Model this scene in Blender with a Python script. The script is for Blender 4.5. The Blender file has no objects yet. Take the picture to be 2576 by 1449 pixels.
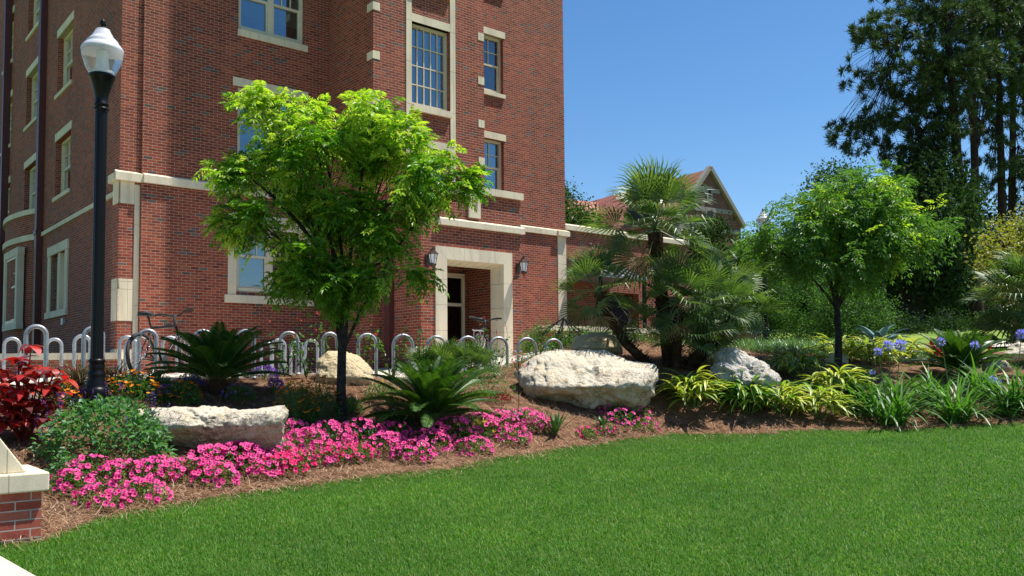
import bpy, math, random
import numpy as np
from mathutils import Vector, Matrix, noise
R = math.radians; PI = math.pi
rnd = random.Random(7); rg = np.random.default_rng(7)
sc = bpy.context.scene
COL = sc.collection

# ---------------------------------------------------------------- camera, sky, sun, exposure
F_PX, XP, YP = 2191.0, 1288.0, 807.0            # focal length and principal point, photo measured 2576 px wide
PITCH, ROLL, YAW = R(3.26), R(-0.485), R(50.3)
cp, sp_, cr, sr_ = math.cos(PITCH), math.sin(PITCH), math.cos(ROLL), math.sin(ROLL)
FWD = np.array([0, cp, sp_]); _up = np.array([0, -sp_, cp]); _rt = np.array([1.0, 0, 0])
RGT = cr*_rt + sr_*_up; UPV = -sr_*_rt + cr*_up
EYE = np.array([0, 0, 1.6])
cam_d = bpy.data.cameras.new('camera'); cam = bpy.data.objects.new('camera', cam_d); COL.objects.link(cam)
cam.matrix_world = Matrix(((RGT[0], UPV[0], -FWD[0], 0), (RGT[1], UPV[1], -FWD[1], 0), (RGT[2], UPV[2], -FWD[2], 1.6), (0, 0, 0, 1)))
cam_d.sensor_width = 36; cam_d.lens = 36*F_PX/2576; cam_d.shift_y = (YP-724.5)/2576
cam_d.clip_start = 0.05; cam_d.clip_end = 2000
sc.camera = cam
SUN_AZ, SUN_EL = 79.0, 67.0                     # degrees clockwise from +Y, above the horizon
w = bpy.data.worlds.new('World'); sc.world = w; w.use_nodes = True
nt = w.node_tree; bg = nt.nodes['Background']
sk = nt.nodes.new('ShaderNodeTexSky'); sk.sky_type = 'NISHITA'; sk.sun_disc = False
sk.sun_elevation = R(SUN_EL); sk.sun_rotation = R(SUN_AZ); sk.air_density = 1.0; sk.dust_density = 0.2; sk.ozone_density = 3.5
hs = nt.nodes.new('ShaderNodeHueSaturation'); hs.inputs['Saturation'].default_value = 1.22; nt.links.new(sk.outputs[0], hs.inputs['Color']); nt.links.new(hs.outputs[0], bg.inputs[0]); bg.inputs[1].default_value = 0.09
sl = bpy.data.lights.new('sun', 'SUN'); so = bpy.data.objects.new('sun', sl); COL.objects.link(so)
sl.energy = 5.0; sl.angle = R(0.53); sl.color = (1, 0.955, 0.88)
sdir = Vector((math.sin(R(SUN_AZ))*math.cos(R(SUN_EL)), math.cos(R(SUN_AZ))*math.cos(R(SUN_EL)), math.sin(R(SUN_EL))))
so.rotation_euler = sdir.to_track_quat('Z', 'Y').to_euler()
vs = sc.view_settings; vs.view_transform = 'Standard'; vs.look = 'None'; vs.exposure = 0.75; vs.gamma = 1
sc.cycles.max_bounces = 6; sc.cycles.transparent_max_bounces = 12

# ---------------------------------------------------------------- measuring helpers
def ray(x, y): return FWD + RGT*(x-XP)/F_PX + UPV*(YP-y)/F_PX
def at(x, y, Y):
    d = ray(x, y); return EYE + d*(Y/d[1])
U = np.array([math.sin(YAW), math.cos(YAW), 0]); W = np.array([math.cos(YAW), -math.sin(YAW), 0])
P0 = at(560, 760, 21.1); P0[2] = 0
SC = 4032/2576
def FW(x, y, w_):                               # photo pixel (4032 wide) -> (u, z) on the facade plane at offset w
    d = ray(x/SC, y/SC); t = ((P0-EYE)@W + w_)/(d@W); p = EYE+d*t; return float((p-P0)@U), float(p[2])
def FL(x, y, u_):                               # photo pixel -> (w, z) on a side plane at u
    d = ray(x/SC, y/SC); t = ((P0-EYE)@U + u_)/(d@U); p = EYE+d*t; return float((p-P0)@W), float(p[2])
def fp(u, w_, z): 
    p = P0 + U*u + W*w_; return (float(p[0]), float(p[1]), float(z))

# ---------------------------------------------------------------- object helpers
def tag(o, label=None, cat=None, group=None, kind=None):
    if label: o['label'] = label
    if cat: o['category'] = cat
    if group: o['group'] = group
    if kind: o['kind'] = kind
    return o
def empty(name, loc, label=None, cat=None, group=None, rz=0.0):
    o = bpy.data.objects.new(name, None); COL.objects.link(o); o.location = loc; o.rotation_euler = (0, 0, rz)
    o.empty_display_size = 0.1
    return tag(o, label, cat, group)
def link(name, me, parent=None, loc=(0, 0, 0), world=False):
    o = bpy.data.objects.new(name, me); COL.objects.link(o); o.location = loc
    if parent is not None:
        o.parent = parent
        if world:
            m = Matrix.Translation(parent.location) @ parent.rotation_euler.to_matrix().to_4x4()
            if parent.parent is not None:
                q = parent.parent; m = Matrix.Translation(q.location) @ q.rotation_euler.to_matrix().to_4x4() @ parent.matrix_parent_inverse @ m
            o.matrix_parent_inverse = m.inverted()
    return o
def copy_tree(o, parent=None):
    c = o.copy(); COL.objects.link(c)
    if parent is not None: c.parent = parent
    for ch in list(o.children): copy_tree(ch, c)
    return c
def npmesh(name, V, Fq, mats, mi=None, smooth=False):
    V = np.asarray(V, dtype=np.float32).reshape(-1, 3); Fq = np.asarray(Fq, dtype=np.int32); k = Fq.shape[1]
    me = bpy.data.meshes.new(name)
    me.vertices.add(len(V)); me.vertices.foreach_set('co', V.ravel())
    me.loops.add(Fq.size); me.loops.foreach_set('vertex_index', Fq.ravel())
    me.polygons.add(len(Fq)); me.polygons.foreach_set('loop_start', np.arange(0, Fq.size, k, dtype=np.int32))
    try: me.polygons.foreach_set('loop_total', np.full(len(Fq), k, dtype=np.int32))
    except Exception: pass
    for m in (mats if isinstance(mats, (list, tuple)) else [mats]): me.materials.append(m)
    if mi is not None: me.polygons.foreach_set('material_index', np.asarray(mi, dtype=np.int32))
    me.polygons.foreach_set('use_smooth', np.full(len(Fq), smooth))
    me.update(calc_edges=True); me.validate(); return me
class MB:
    def __init__(s): s.v = []; s.f = []; s.m = []; s.sm = []
    def add(s, vs_, fs, m=0, sm=False):
        b = len(s.v); s.v += [tuple(map(float, q)) for q in vs_]
        for f in fs: s.f.append(tuple(i+b for i in f)); s.m.append(m); s.sm.append(sm)
    def quad(s, a, b, c, d, m=0): s.add([a, b, c, d], [(0, 1, 2, 3)], m)
    def hexa(s, p, m=0):                        # p: 8 points, bottom 4 then top 4
        s.add(p, [(3, 2, 1, 0), (4, 5, 6, 7), (0, 1, 5, 4), (1, 2, 6, 5), (2, 3, 7, 6), (3, 0, 4, 7)], m)
    def box(s, x0, x1, y0, y1, z0, z1, m=0):
        s.hexa([(x0, y0, z0), (x1, y0, z0), (x1, y1, z0), (x0, y1, z0), (x0, y0, z1), (x1, y0, z1), (x1, y1, z1), (x0, y1, z1)], m)
    def fbox(s, u0, u1, w0, w1, z0, z1, m=0):   # box in facade axes
        s.hexa([fp(u0, w1, z0), fp(u1, w1, z0), fp(u1, w0, z0), fp(u0, w0, z0), fp(u0, w1, z1), fp(u1, w1, z1), fp(u1, w0, z1), fp(u0, w0, z1)], m)
    def bar(s, a, b, t, h=None, m=0):
        a = Vector(a); b = Vector(b); d = (b-a).normalized(); h = h or t
        x = d.cross(Vector((0, 0, 1)) if abs(d.z) < .95 else Vector((1, 0, 0))).normalized(); y = x.cross(d)
        q = [(-x*t-y*h)*.5, (x*t-y*h)*.5, (x*t+y*h)*.5, (-x*t+y*h)*.5]
        s.hexa([a+i for i in q]+[b+i for i in q], m)
    def tube(s, pts, rad, n=8, m=0, cap=True, sm=True):
        pts = [Vector(p) for p in pts]
        if not hasattr(rad, '__len__'): rad = [rad]*len(pts)
        V = []; up = None
        for i, p in enumerate(pts):
            d = (pts[min(i+1, len(pts)-1)]-pts[max(i-1, 0)]).normalized()
            if up is None: up = d.orthogonal().normalized()
            up = (up-d*up.dot(d)); up = up.normalized() if up.length > 1e-6 else d.orthogonal().normalized()
            x = up; y = d.cross(x)
            for k in range(n):
                a = 2*PI*k/n; V.append(p+(x*math.cos(a)+y*math.sin(a))*rad[i])
        F = [(i*n+k, i*n+(k+1) % n, (i+1)*n+(k+1) % n, (i+1)*n+k) for i in range(len(pts)-1) for k in range(n)]
        s.add(V, F, m, sm)
        if cap: s.add(V[:n], [tuple(range(n))[::-1]], m); s.add(V[-n:], [tuple(range(n))], m)
    def lathe(s, prof, c=(0, 0, 0), n=24, m=0, flute=0.0, nf=12, sm=True):
        V = []
        for r, z in prof:
            for k in range(n):
                a = 2*PI*k/n; rr = r*(1-flute*(0.5+0.5*math.cos(a*nf))); V.append((c[0]+rr*math.cos(a), c[1]+rr*math.sin(a), c[2]+z))
        F = [(i*n+k, i*n+(k+1) % n, (i+1)*n+(k+1) % n, (i+1)*n+k) for i in range(len(prof)-1) for k in range(n)]
        s.add(V, F, m, sm)
        if prof[0][0] > 1e-4: s.add(V[:n], [tuple(range(n))[::-1]], m)
        if prof[-1][0] > 1e-4: s.add(V[-n:], [tuple(range(n))], m)
    def mesh(s, name, mats):
        me = bpy.data.meshes.new(name); me.from_pydata(s.v, [], s.f)
        for m in (mats if isinstance(mats, (list, tuple)) else [mats]): me.materials.append(m)
        me.polygons.foreach_set('material_index', s.m); me.polygons.foreach_set('use_smooth', s.sm); me.update()
        return me
    def build(s, name, mats, parent=None, world=False, loc=(0, 0, 0)):
        return link(name, s.mesh(name, mats), parent, loc, world)

# ---------------------------------------------------------------- materials
def srgb(r, g, b):
    f = lambda c: (c/255/12.92) if c/255 <= .04045 else ((c/255+.055)/1.055)**2.4
    return (f(r), f(g), f(b))
class N:
    def __init__(s, name):
        s.mat = bpy.data.materials.new(name); s.mat.use_nodes = True; s.t = s.mat.node_tree
        s.p = s.t.nodes['Principled BSDF']; s.out = s.t.nodes['Material Output']
    def n(s, typ, **k):
        o = s.t.nodes.new(typ)
        for a, b in k.items(): setattr(o, a, b)
        return o
    def l(s, a, b): s.t.links.new(a, b)
    def noise(s, scale, detail=3, vec=None, rough=.55):
        o = s.n('ShaderNodeTexNoise'); o.inputs['Scale'].default_value = scale; o.inputs['Detail'].default_value = detail; o.inputs['Roughness'].default_value = rough
        if vec is not None: s.l(vec, o.inputs['Vector'])
        return o.outputs['Fac']
    def ramp(s, fac, stops, interp='LINEAR'):
        o = s.n('ShaderNodeValToRGB'); cr_ = o.color_ramp; cr_.interpolation = interp
        while len(cr_.elements) > 1: cr_.elements.remove(cr_.elements[0])
        cr_.elements[0].position = stops[0][0]; cr_.elements[0].color = tuple(stops[0][1])+(1,)
        for p, c in stops[1:]:
            e = cr_.elements.new(p); e.color = tuple(c)+(1,)
        s.l(fac, o.inputs[0]); return o.outputs[0]
    def mix(s, fac, a, b, typ='MIX'):
        o = s.n('ShaderNodeMix', data_type='RGBA', blend_type=typ)
        for sock, val in ((o.inputs[0], fac), (o.inputs[6], a), (o.inputs[7], b)):
            if hasattr(val, 'type') or hasattr(val, 'is_linked'): s.l(val, sock)
            elif isinstance(val, (int, float)): sock.default_value = val
            else: sock.default_value = tuple(val)+(1,)
        return o.outputs[2]
    def math(s, op, a, b=None):
        o = s.n('ShaderNodeMath', operation=op)
        for sock, val in zip(o.inputs, (a, b)):
            if val is None: continue
            if isinstance(val, (int, float)): sock.default_value = val
            else: s.l(val, sock)
        return o.outputs[0]
    def bump(s, h, strength=.5, dist=.01):
        o = s.n('ShaderNodeBump'); o.inputs['Strength'].default_value = strength; o.inputs['Distance'].default_value = dist
        s.l(h, o.inputs['Height']); s.l(o.outputs[0], s.p.inputs['Normal']); return o.outputs[0]
    def pos(s): return s.n('ShaderNodeNewGeometry').outputs['Position']
def simple(name, col, rough=.6, metal=0, var=.15, scale=6, bump=0, bscale=60, spec=.5):
    m = N(name); g = m.pos(); m.p.inputs['Roughness'].default_value = rough; m.p.inputs['Metallic'].default_value = metal
    m.p.inputs['Specular IOR Level'].default_value = spec
    nz = m.noise(scale, 5, g)
    m.l(m.ramp(nz, [(.3, [c*(1-var) for c in col]), (.7, [min(1, c*(1+var)) for c in col])]), m.p.inputs['Base Color'])
    if bump: m.bump(m.noise(bscale, 4, g), bump, .004)
    return m.mat
def leafmat(name, cols, trans=.35, rough=.45, spec=.5, tint=None, patch=None, ov=None):
    m = N(name); g = m.n('ShaderNodeNewGeometry')
    n_ = len(cols); c = m.ramp(g.outputs['Random Per Island'], [((i+.5)/n_ if n_ > 1 else 0, k) for i, k in enumerate(cols)])
    if ov: c = m.mix(1, c, m.ramp(m.n('ShaderNodeObjectInfo').outputs['Random'], [(0, ov[0]), (.5, (1, 1, 1)), (1, ov[1])]), 'MULTIPLY')
    if patch: c = m.mix(1, c, m.ramp(m.noise(patch[0], 5, g.outputs['Position'], .6), [(.3, patch[1]), (.7, patch[2])]), 'MULTIPLY')
    m.l(c, m.p.inputs['Base Color']); m.p.inputs['Roughness'].default_value = rough; m.p.inputs['Specular IOR Level'].default_value = spec
    if trans > 0:
        tr = m.n('ShaderNodeBsdfTranslucent'); tc = m.mix(1.0, c, tint or (1.5, 1.6, .55), 'MULTIPLY'); m.l(tc, tr.inputs[0])
        mx = m.n('ShaderNodeMixShader'); mx.inputs[0].default_value = trans
        m.l(m.p.outputs[0], mx.inputs[1]); m.l(tr.outputs[0], mx.inputs[2]); m.l(mx.outputs[0], m.out.inputs[0])
    return m.mat
def brickmat(name, reds, mortar, row=.0677, length=.203, dark=.055):
    m = N(name); g = m.n('ShaderNodeNewGeometry')
    cx = m.n('ShaderNodeVectorMath', operation='CROSS_PRODUCT'); cx.inputs[0].default_value = (0, 0, 1); m.l(g.outputs['True Normal'], cx.inputs[1])
    nm = m.n('ShaderNodeVectorMath', operation='NORMALIZE'); m.l(cx.outputs[0], nm.inputs[0])
    dt = m.n('ShaderNodeVectorMath', operation='DOT_PRODUCT'); m.l(g.outputs['Position'], dt.inputs[0]); m.l(nm.outputs[0], dt.inputs[1])
    sx = m.n('ShaderNodeSeparateXYZ'); m.l(g.outputs['Position'], sx.inputs[0])
    cb = m.n('ShaderNodeCombineXYZ'); m.l(m.math('ADD', dt.outputs['Value'], 100.0), cb.inputs[0]); m.l(sx.outputs[2], cb.inputs[1])
    b = m.n('ShaderNodeTexBrick'); m.l(cb.outputs[0], b.inputs['Vector'])
    b.inputs['Scale'].default_value = 1; b.inputs['Brick Width'].default_value = length; b.inputs['Row Height'].default_value = row
    b.inputs['Mortar Size'].default_value = .0052; b.inputs['Mortar Smooth'].default_value = .15; b.inputs['Bias'].default_value = 0
    b.inputs['Color1'].default_value = (0, 0, 0, 1); b.inputs['Color2'].default_value = (1, 1, 1, 1); b.inputs['Mortar'].default_value = (.5, .5, .5, 1)
    k = len(reds); st = [((1-dark)*i/(k-1), c) for i, c in enumerate(reds)] + [(1-dark+.012, (.075, .058, .052)), (1, (.14, .105, .092))]
    bc = m.ramp(b.outputs['Color'], st)
    fine = m.noise(45, 4, g.outputs['Position']); big = m.noise(.45, 3, g.outputs['Position'])
    bc = m.mix(1, bc, m.ramp(fine, [(.25, (.8, .8, .8)), (.75, (1.18, 1.18, 1.18))]), 'MULTIPLY')
    bc = m.mix(1, bc, m.ramp(big, [(.3, (.80, .82, .86)), (.7, (1.16, 1.12, 1.08))]), 'MULTIPLY')
    mp = m.n('ShaderNodeMapping'); mp.inputs['Scale'].default_value = (1.6, 1.6, .22); m.l(g.outputs['Position'], mp.inputs['Vector']); stk = m.noise(1.0, 5, mp.outputs[0], .65)
    bc = m.mix(1, bc, m.ramp(stk, [(.35, (.84, .82, .82)), (.5, (1, 1, 1)), (.68, (1.07, 1.06, 1.05))]), 'MULTIPLY')
    mc = m.mix(1, mortar, m.ramp(m.noise(9, 3, g.outputs['Position']), [(.3, (.8, .8, .8)), (.7, (1.15, 1.13, 1.1))]), 'MULTIPLY')
    m.l(m.mix(b.outputs['Fac'], bc, mc), m.p.inputs['Base Color']); m.p.inputs['Roughness'].default_value = .85; m.p.inputs['Specular IOR Level'].default_value = .25
    h = m.math('ADD', m.math('MULTIPLY', b.outputs['Fac'], -1.0), m.math('MULTIPLY', fine, .25)); m.bump(h, .7, .006)
    return m.mat
M = {}
REDS = [(.155, .033, .019), (.22, .046, .025), (.285, .062, .032), (.205, .050, .029), (.335, .084, .040)]
M['brick'] = brickmat('red_brick', REDS, (.38, .295, .225))
M['brick_far'] = brickmat('far_brick', [(.14, .065, .048), (.17, .08, .06), (.20, .095, .07)], (.24, .18, .15), row=.12, length=.36)
def stonemat():
    m = N('cast_stone'); g = m.n('ShaderNodeNewGeometry'); P_ = g.outputs['Position']
    cx = m.n('ShaderNodeVectorMath', operation='CROSS_PRODUCT'); cx.inputs[0].default_value = (0, 0, 1); m.l(g.outputs['True Normal'], cx.inputs[1]); nm = m.n('ShaderNodeVectorMath', operation='NORMALIZE'); m.l(cx.outputs[0], nm.inputs[0])
    dt = m.n('ShaderNodeVectorMath', operation='DOT_PRODUCT'); m.l(P_, dt.inputs[0]); m.l(nm.outputs[0], dt.inputs[1])
    fr = m.math('FRACT', m.math('MULTIPLY', m.math('ADD', dt.outputs['Value'], 100.13), 1/.93)); jn = m.math('LESS_THAN', fr, .009)
    mp = m.n('ShaderNodeMapping'); mp.inputs['Scale'].default_value = (5, 5, .8); m.l(P_, mp.inputs['Vector']); st = m.noise(1, 6, mp.outputs[0], .65)
    c = m.ramp(st, [(.3, (.56, .49, .36)), (.5, (.67, .59, .435)), (.72, (.71, .63, .47))]); c = m.mix(1, c, m.ramp(m.noise(.9, 4, P_), [(.35, (.88, .88, .9)), (.6, (1.03, 1.02, 1))]), 'MULTIPLY')
    c = m.mix(1, c, m.ramp(m.noise(70, 3, P_), [(.3, (.93, .93, .93)), (.7, (1.05, 1.05, 1.05))]), 'MULTIPLY'); c = m.mix(m.math('MULTIPLY', jn, .75), c, (.25, .21, .16))
    m.l(c, m.p.inputs['Base Color']); m.p.inputs['Roughness'].default_value = .85; m.p.inputs['Specular IOR Level'].default_value = .2; m.bump(m.noise(90, 4, P_), .25, .004); return m.mat
M['stone'] = stonemat()
M['frame'] = simple('window_frame_paint', (.62, .55, .40), .45, var=.04)
M['concrete'] = simple('concrete', (.50, .45, .37), .85, var=.12, scale=2.5, bump=.4, bscale=120, spec=.2)
M['asphalt'] = simple('asphalt', (.07, .07, .07), .9, var=.2, scale=8)
M['joint'] = simple('mortar_joint', (.42, .36, .27), .9)
M['dark'] = simple('dark_interior', (.012, .014, .018), .9, var=.1)  # near-black colour stands in for the unlit rooms behind glass
M['black'] = simple('gloss_black_paint', (.004, .004, .005), .38, var=.1, spec=.22)
M['bronze'] = simple('bronze_metal', (.045, .028, .022), .38, metal=.4)
M['brown_pipe'] = simple('brown_downspout_paint', (.085, .022, .02), .45)
M['darkmetal'] = simple('dark_metal_roof', (.20, .20, .22), .45, metal=.3, var=.1)
M['rubber'] = simple('black_rubber', (.02, .02, .021), .7)
M['chrome'] = simple('bare_metal', (.6, .6, .6), .3, metal=1, var=.05)
M['whitepaint'] = simple('white_frame_paint', (.75, .75, .75), .35, var=.03)
def galv():
    m = N('galvanised_steel'); g = m.pos(); v = m.n('ShaderNodeTexVoronoi'); v.inputs['Scale'].default_value = 55; m.l(g, v.inputs['Vector'])
    sp = m.ramp(v.outputs['Color'], [(0, (.28, .30, .32)), (1, (.46, .48, .50))]); st = m.ramp(m.noise(7, 5, g), [(.35, (.75, .75, .77)), (.65, (1.1, 1.1, 1.1))])
    m.l(m.mix(1, sp, st, 'MULTIPLY'), m.p.inputs['Base Color']); m.p.inputs['Metallic'].default_value = .55; m.p.inputs['Roughness'].default_value = .42
    return m.mat
M['galv'] = galv()
def glassmat(name, tint, refl=.11, mult=1.9):
    m = N(name); tr = m.n('ShaderNodeBsdfTransparent'); tr.inputs[0].default_value = tint+(1,)
    gl = m.n('ShaderNodeBsdfGlossy'); gl.inputs['Roughness'].default_value = .015; gl.inputs[0].default_value = (.9, .95, 1, 1)
    fr = m.n('ShaderNodeFresnel'); fr.inputs[0].default_value = 1.5
    f = m.math('ADD', m.math('MULTIPLY', fr.outputs[0], mult), refl)
    c = m.n('ShaderNodeClamp'); m.l(f, c.inputs[0]); mx = m.n('ShaderNodeMixShader'); m.l(c.outputs[0], mx.inputs[0])
    m.l(tr.outputs[0], mx.inputs[1]); m.l(gl.outputs[0], mx.inputs[2]); m.l(mx.outputs[0], m.out.inputs[0]); m.t.nodes.remove(m.p)
    return m.mat
M['glass'] = glassmat('window_glass', (.52, .66, .66))
def globe_():
    m = N('frosted_globe'); m.p.inputs['Base Color'].default_value = (.86, .87, .88, 1); m.p.inputs['Roughness'].default_value = .12; m.p.inputs['Transmission Weight'].default_value = .76; m.p.inputs['IOR'].default_value = 1.12; return m.mat
M['globe'] = globe_()
M['blind'] = simple('pale_blind', (.42, .46, .43), .7, var=.04)
M['lens'] = simple('milky_glass', (.8, .8, .82), .25, var=.03)
def prism():
    m = N('frosted_ribbed_plastic'); m.p.inputs['Base Color'].default_value = (.82, .82, .86, 1); m.p.inputs['Roughness'].default_value = .18
    m.p.inputs['Transmission Weight'].default_value = .35; m.p.inputs['IOR'].default_value = 1.45
    return m.mat
M['prism'] = prism()
def limestone(name, base, stain=.5, sc_=1.0):
    m = N(name); g = m.n('ShaderNodeTexCoord').outputs['Object']
    a = m.noise(1.6*sc_, 6, g, .62); b = m.noise(7*sc_, 6, g, .65); c = m.noise(38*sc_, 5, g, .7)
    v = m.n('ShaderNodeTexVoronoi'); v.inputs['Scale'].default_value = 17*sc_; m.l(g, v.inputs['Vector'])
    col = m.ramp(a, [(.3, [q*.78 for q in base]), (.5, base), (.7, [min(1, q*1.12) for q in base])])
    col = m.mix(m.ramp(b, [(.52, (0, 0, 0)), (.66, (.55, .55, .55))]), col, (.55, .40, .20))
    dm = m.math('MULTIPLY', m.math('GREATER_THAN', m.math('ADD', m.math('MULTIPLY', a, .55), m.math('MULTIPLY', b, .45)), 1-stain), 1.0)
    dmr = m.ramp(m.math('ADD', m.math('MULTIPLY', a, .6), m.math('MULTIPLY', c, .4)), [(.52, (0, 0, 0)), (.50+.16*(1.4-stain), (stain, stain, stain))])
    col = m.mix(dmr, col, (.13, .115, .10))
    vc = m.n('ShaderNodeTexVoronoi', feature='DISTANCE_TO_EDGE'); vc.inputs['Scale'].default_value = 3.1*sc_; wv = m.n('ShaderNodeVectorMath', operation='ADD'); m.l(g, wv.inputs[0]); nn = m.n('ShaderNodeTexNoise'); nn.inputs['Scale'].default_value = 4; m.l(g, nn.inputs['Vector']); m.l(nn.outputs['Color'], wv.inputs[1]); m.l(wv.outputs[0], vc.inputs['Vector'])
    ck = m.ramp(vc.outputs['Distance'], [(0, (.35, .32, .28)), (.035, (1, 1, 1))]); ckm = m.ramp(b, [(.45, (0, 0, 0)), (.6, (.8, .8, .8))]); col = m.mix(1, col, m.mix(ckm, (1, 1, 1), ck), 'MULTIPLY')
    m.l(col, m.p.inputs['Base Color']); m.p.inputs['Roughness'].default_value = .92; m.p.inputs['Specular IOR Level'].default_value = .2
    h = m.math('ADD', m.math('MULTIPLY', c, .55), m.math('ADD', m.math('MULTIPLY', b, 1.3), m.math('MULTIPLY', v.outputs['Distance'], .35))); m.bump(h, .9, .035)
    return m.mat
M['lime'] = limestone('pale_limestone', (.58, .51, .39), .8)
M['limegrey'] = limestone('grey_weathered_limestone', (.50, .47, .42), .75, 1.5)
M['limeyel'] = limestone('yellow_limestone', (.56, .45, .28), .4, 1.3)
def ground_mat(name, c1, c2, c3, sc_=5, bump=.6, bs=70):
    m = N(name); g = m.pos(); a = m.noise(sc_, 6, g, .65); b = m.noise(bs, 5, g, .7)
    col = m.ramp(a, [(.3, c1), (.5, c2), (.7, c3)]); col = m.mix(1, col, m.ramp(b, [(.3, (.6, .6, .6)), (.7, (1.3, 1.3, 1.3))]), 'MULTIPLY')
    m.l(col, m.p.inputs['Base Color']); m.p.inputs['Roughness'].default_value = .95; m.p.inputs['Specular IOR Level'].default_value = .1; m.bump(b, bump, .02)
    return m.mat
M['mulch'] = ground_mat('pine_straw_ground', (.07, .035, .02), (.16, .085, .048), (.26, .15, .09), 6)
M['lawn'] = ground_mat('lawn_soil', (.025, .06, .008), (.035, .08, .010), (.055, .10, .016), 3, .5, 120)
M['farlawn'] = ground_mat('far_grass', (.10, .16, .03), (.15, .22, .04), (.2, .26, .06), .8, .3, 30)
M['bark'] = ground_mat('grey_bark', (.022, .019, .018), (.045, .038, .034), (.08, .07, .062), 14, .9, 60)
M['pinebark'] = ground_mat('pine_bark', (.022, .015, .013), (.04, .027, .022), (.07, .046, .036), 5, .9, 18)
M['palmtrunk'] = ground_mat('palm_fibre', (.03, .018, .012), (.06, .034, .02), (.12, .07, .04), 12, 1, 40)
# foliage
M['pist'] = leafmat('pistache_leaf', [(.06, .16, .012), (.10, .24, .014), (.15, .32, .018), (.08, .20, .014)], .5, .4)
M['pist_b'] = leafmat('soft_green_leaflet', [(.06, .15, .025), (.09, .20, .03), (.13, .27, .045), (.075, .17, .028)], .4, .45)
M['pist_new'] = leafmat('pistache_new_leaf', [(.26, .44, .03), (.38, .52, .05), (.30, .48, .035), (.42, .44, .10)], .5, .42)
M['sago'] = leafmat('sago_leaflet', [(.022, .065, .010), (.035, .095, .013), (.055, .13, .018)], .25, .42, .5, ov=((.75, .8, .8), (1.35, 1.2, 1.1)))
M['fan'] = leafmat('fan_palm_blade', [(.05, .10, .028), (.08, .14, .04), (.12, .19, .06), (.06, .12, .03)], .35, .45, .6, ov=((.8, .85, .85), (1.4, 1.25, 1.2)))
M['fan_dead'] = leafmat('dry_palm_blade', [(.28, .19, .09), (.36, .27, .15), (.2, .12, .06)], .2, .7, .2)
M['petiole'] = leafmat('petiole', [(.09, .14, .03)], 0, .5)
M['salvia'] = leafmat('salvia_leaf', [(.055, .17, .055), (.08, .22, .07), (.11, .27, .10), (.07, .19, .05)], .35, .5)
M['bush'] = leafmat('shrub_leaf', [(.04, .11, .018), (.06, .15, .022), (.09, .21, .03)], .4, .4)
M['gloss'] = leafmat('glossy_shrub_leaf', [(.035, .09, .02), (.05, .13, .025), (.09, .21, .04)], .25, .65, .18, patch=(1.3, (.55, .6, .6), (1.5, 1.4, 1.2)))
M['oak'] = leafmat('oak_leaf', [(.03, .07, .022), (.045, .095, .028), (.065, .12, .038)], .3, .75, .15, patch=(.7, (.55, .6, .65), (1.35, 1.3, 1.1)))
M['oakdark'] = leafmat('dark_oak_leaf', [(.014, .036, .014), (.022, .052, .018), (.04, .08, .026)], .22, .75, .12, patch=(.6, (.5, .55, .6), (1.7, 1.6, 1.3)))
M['pine'] = leafmat('pine_needle', [(.032, .066, .030), (.048, .09, .036), (.07, .12, .045)], .15, .6, .3)
M['yelgreen'] = leafmat('olive_yellow_leaf', [(.16, .19, .03), (.22, .25, .04), (.28, .26, .05)], .4, .5)
M['ging_g'] = leafmat('ginger_green', [(.05, .15, .015), (.08, .20, .02), (.12, .27, .03)], .35, .4)
M['ging_y'] = leafmat('ginger_yellow', [(.52, .56, .07), (.66, .66, .14), (.42, .50, .05)], .35, .4, tint=(1.1, 1.1, .5))
M['agap'] = leafmat('agapanthus_leaf', [(.05, .15, .022), (.075, .20, .03), (.11, .27, .045)], .3, .48, .4)
M['liri'] = leafmat('liriope_leaf', [(.05, .12, .03), (.08, .17, .045), (.12, .23, .06)], .3, .35, .6)
M['red1'] = leafmat('copperleaf', [(.10, .012, .014), (.42, .03, .03), (.55, .05, .035), (.22, .02, .03), (.60, .10, .06), (.16, .05, .06)], .35, .3, .6, tint=(1.6, .6, .4))
M['maroon'] = leafmat('maroon_leaf', [(.16, .012, .014), (.28, .02, .02), (.09, .01, .015)], .35, .35, tint=(1.6, .5, .4))
M['brgrass'] = leafmat('bronze_grass', [(.055, .03, .02), (.10, .06, .03), (.15, .10, .05), (.05, .07, .02)], .2, .5)
M['agave'] = leafmat('agave_leaf', [(.11, .20, .19), (.16, .26, .25)], .1, .4)
M['aloe'] = leafmat('aloe_leaf', [(.08, .22, .05), (.13, .28, .07)], .2, .35)
M['stem'] = leafmat('green_stem', [(.07, .16, .03)], 0, .5)
M['pink'] = leafmat('pink_petal', [(.80, .05, .27), (.86, .08, .32), (.74, .035, .23)], .35, .5, .3, tint=(1.2, .8, 1.0), ov=((.72, .8, 1.0), (1.06, 1.45, 1.12)))
M['pinkc'] = simple('petunia_throat', (.42, .006, .13), .6)
M['crim'] = leafmat('crimson_petal', [(.70, .008, .12), (.80, .015, .17), (.6, .006, .08)], .35, .5, .3, tint=(1.2, .8, 1.0), ov=((.75, .8, .8), (1.1, 1.6, 1.3)))
M['orange'] = leafmat('orange_petal', [(.80, .26, .008), (.85, .38, .012), (.75, .2, .01)], .3, .6, tint=(1.2, 1, .6), ov=((.8, .7, .8), (1.1, 1.2, 1.1)))
M['yellow'] = leafmat('yellow_petal', [(.85, .66, .03)], .3, .6, tint=(1.2, 1, .6))
M['purple'] = leafmat('purple_petal', [(.12, .04, .34), (.18, .07, .45), (.25, .12, .5)], .3, .6, tint=(1, .8, 1.2), ov=((.7, .7, .75), (1.3, 1.3, 1.2)))
M['dkpurple'] = leafmat('dark_purple_petal', [(.05, .02, .14), (.09, .035, .22)], .2, .6, tint=(1, .8, 1.2))
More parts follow.
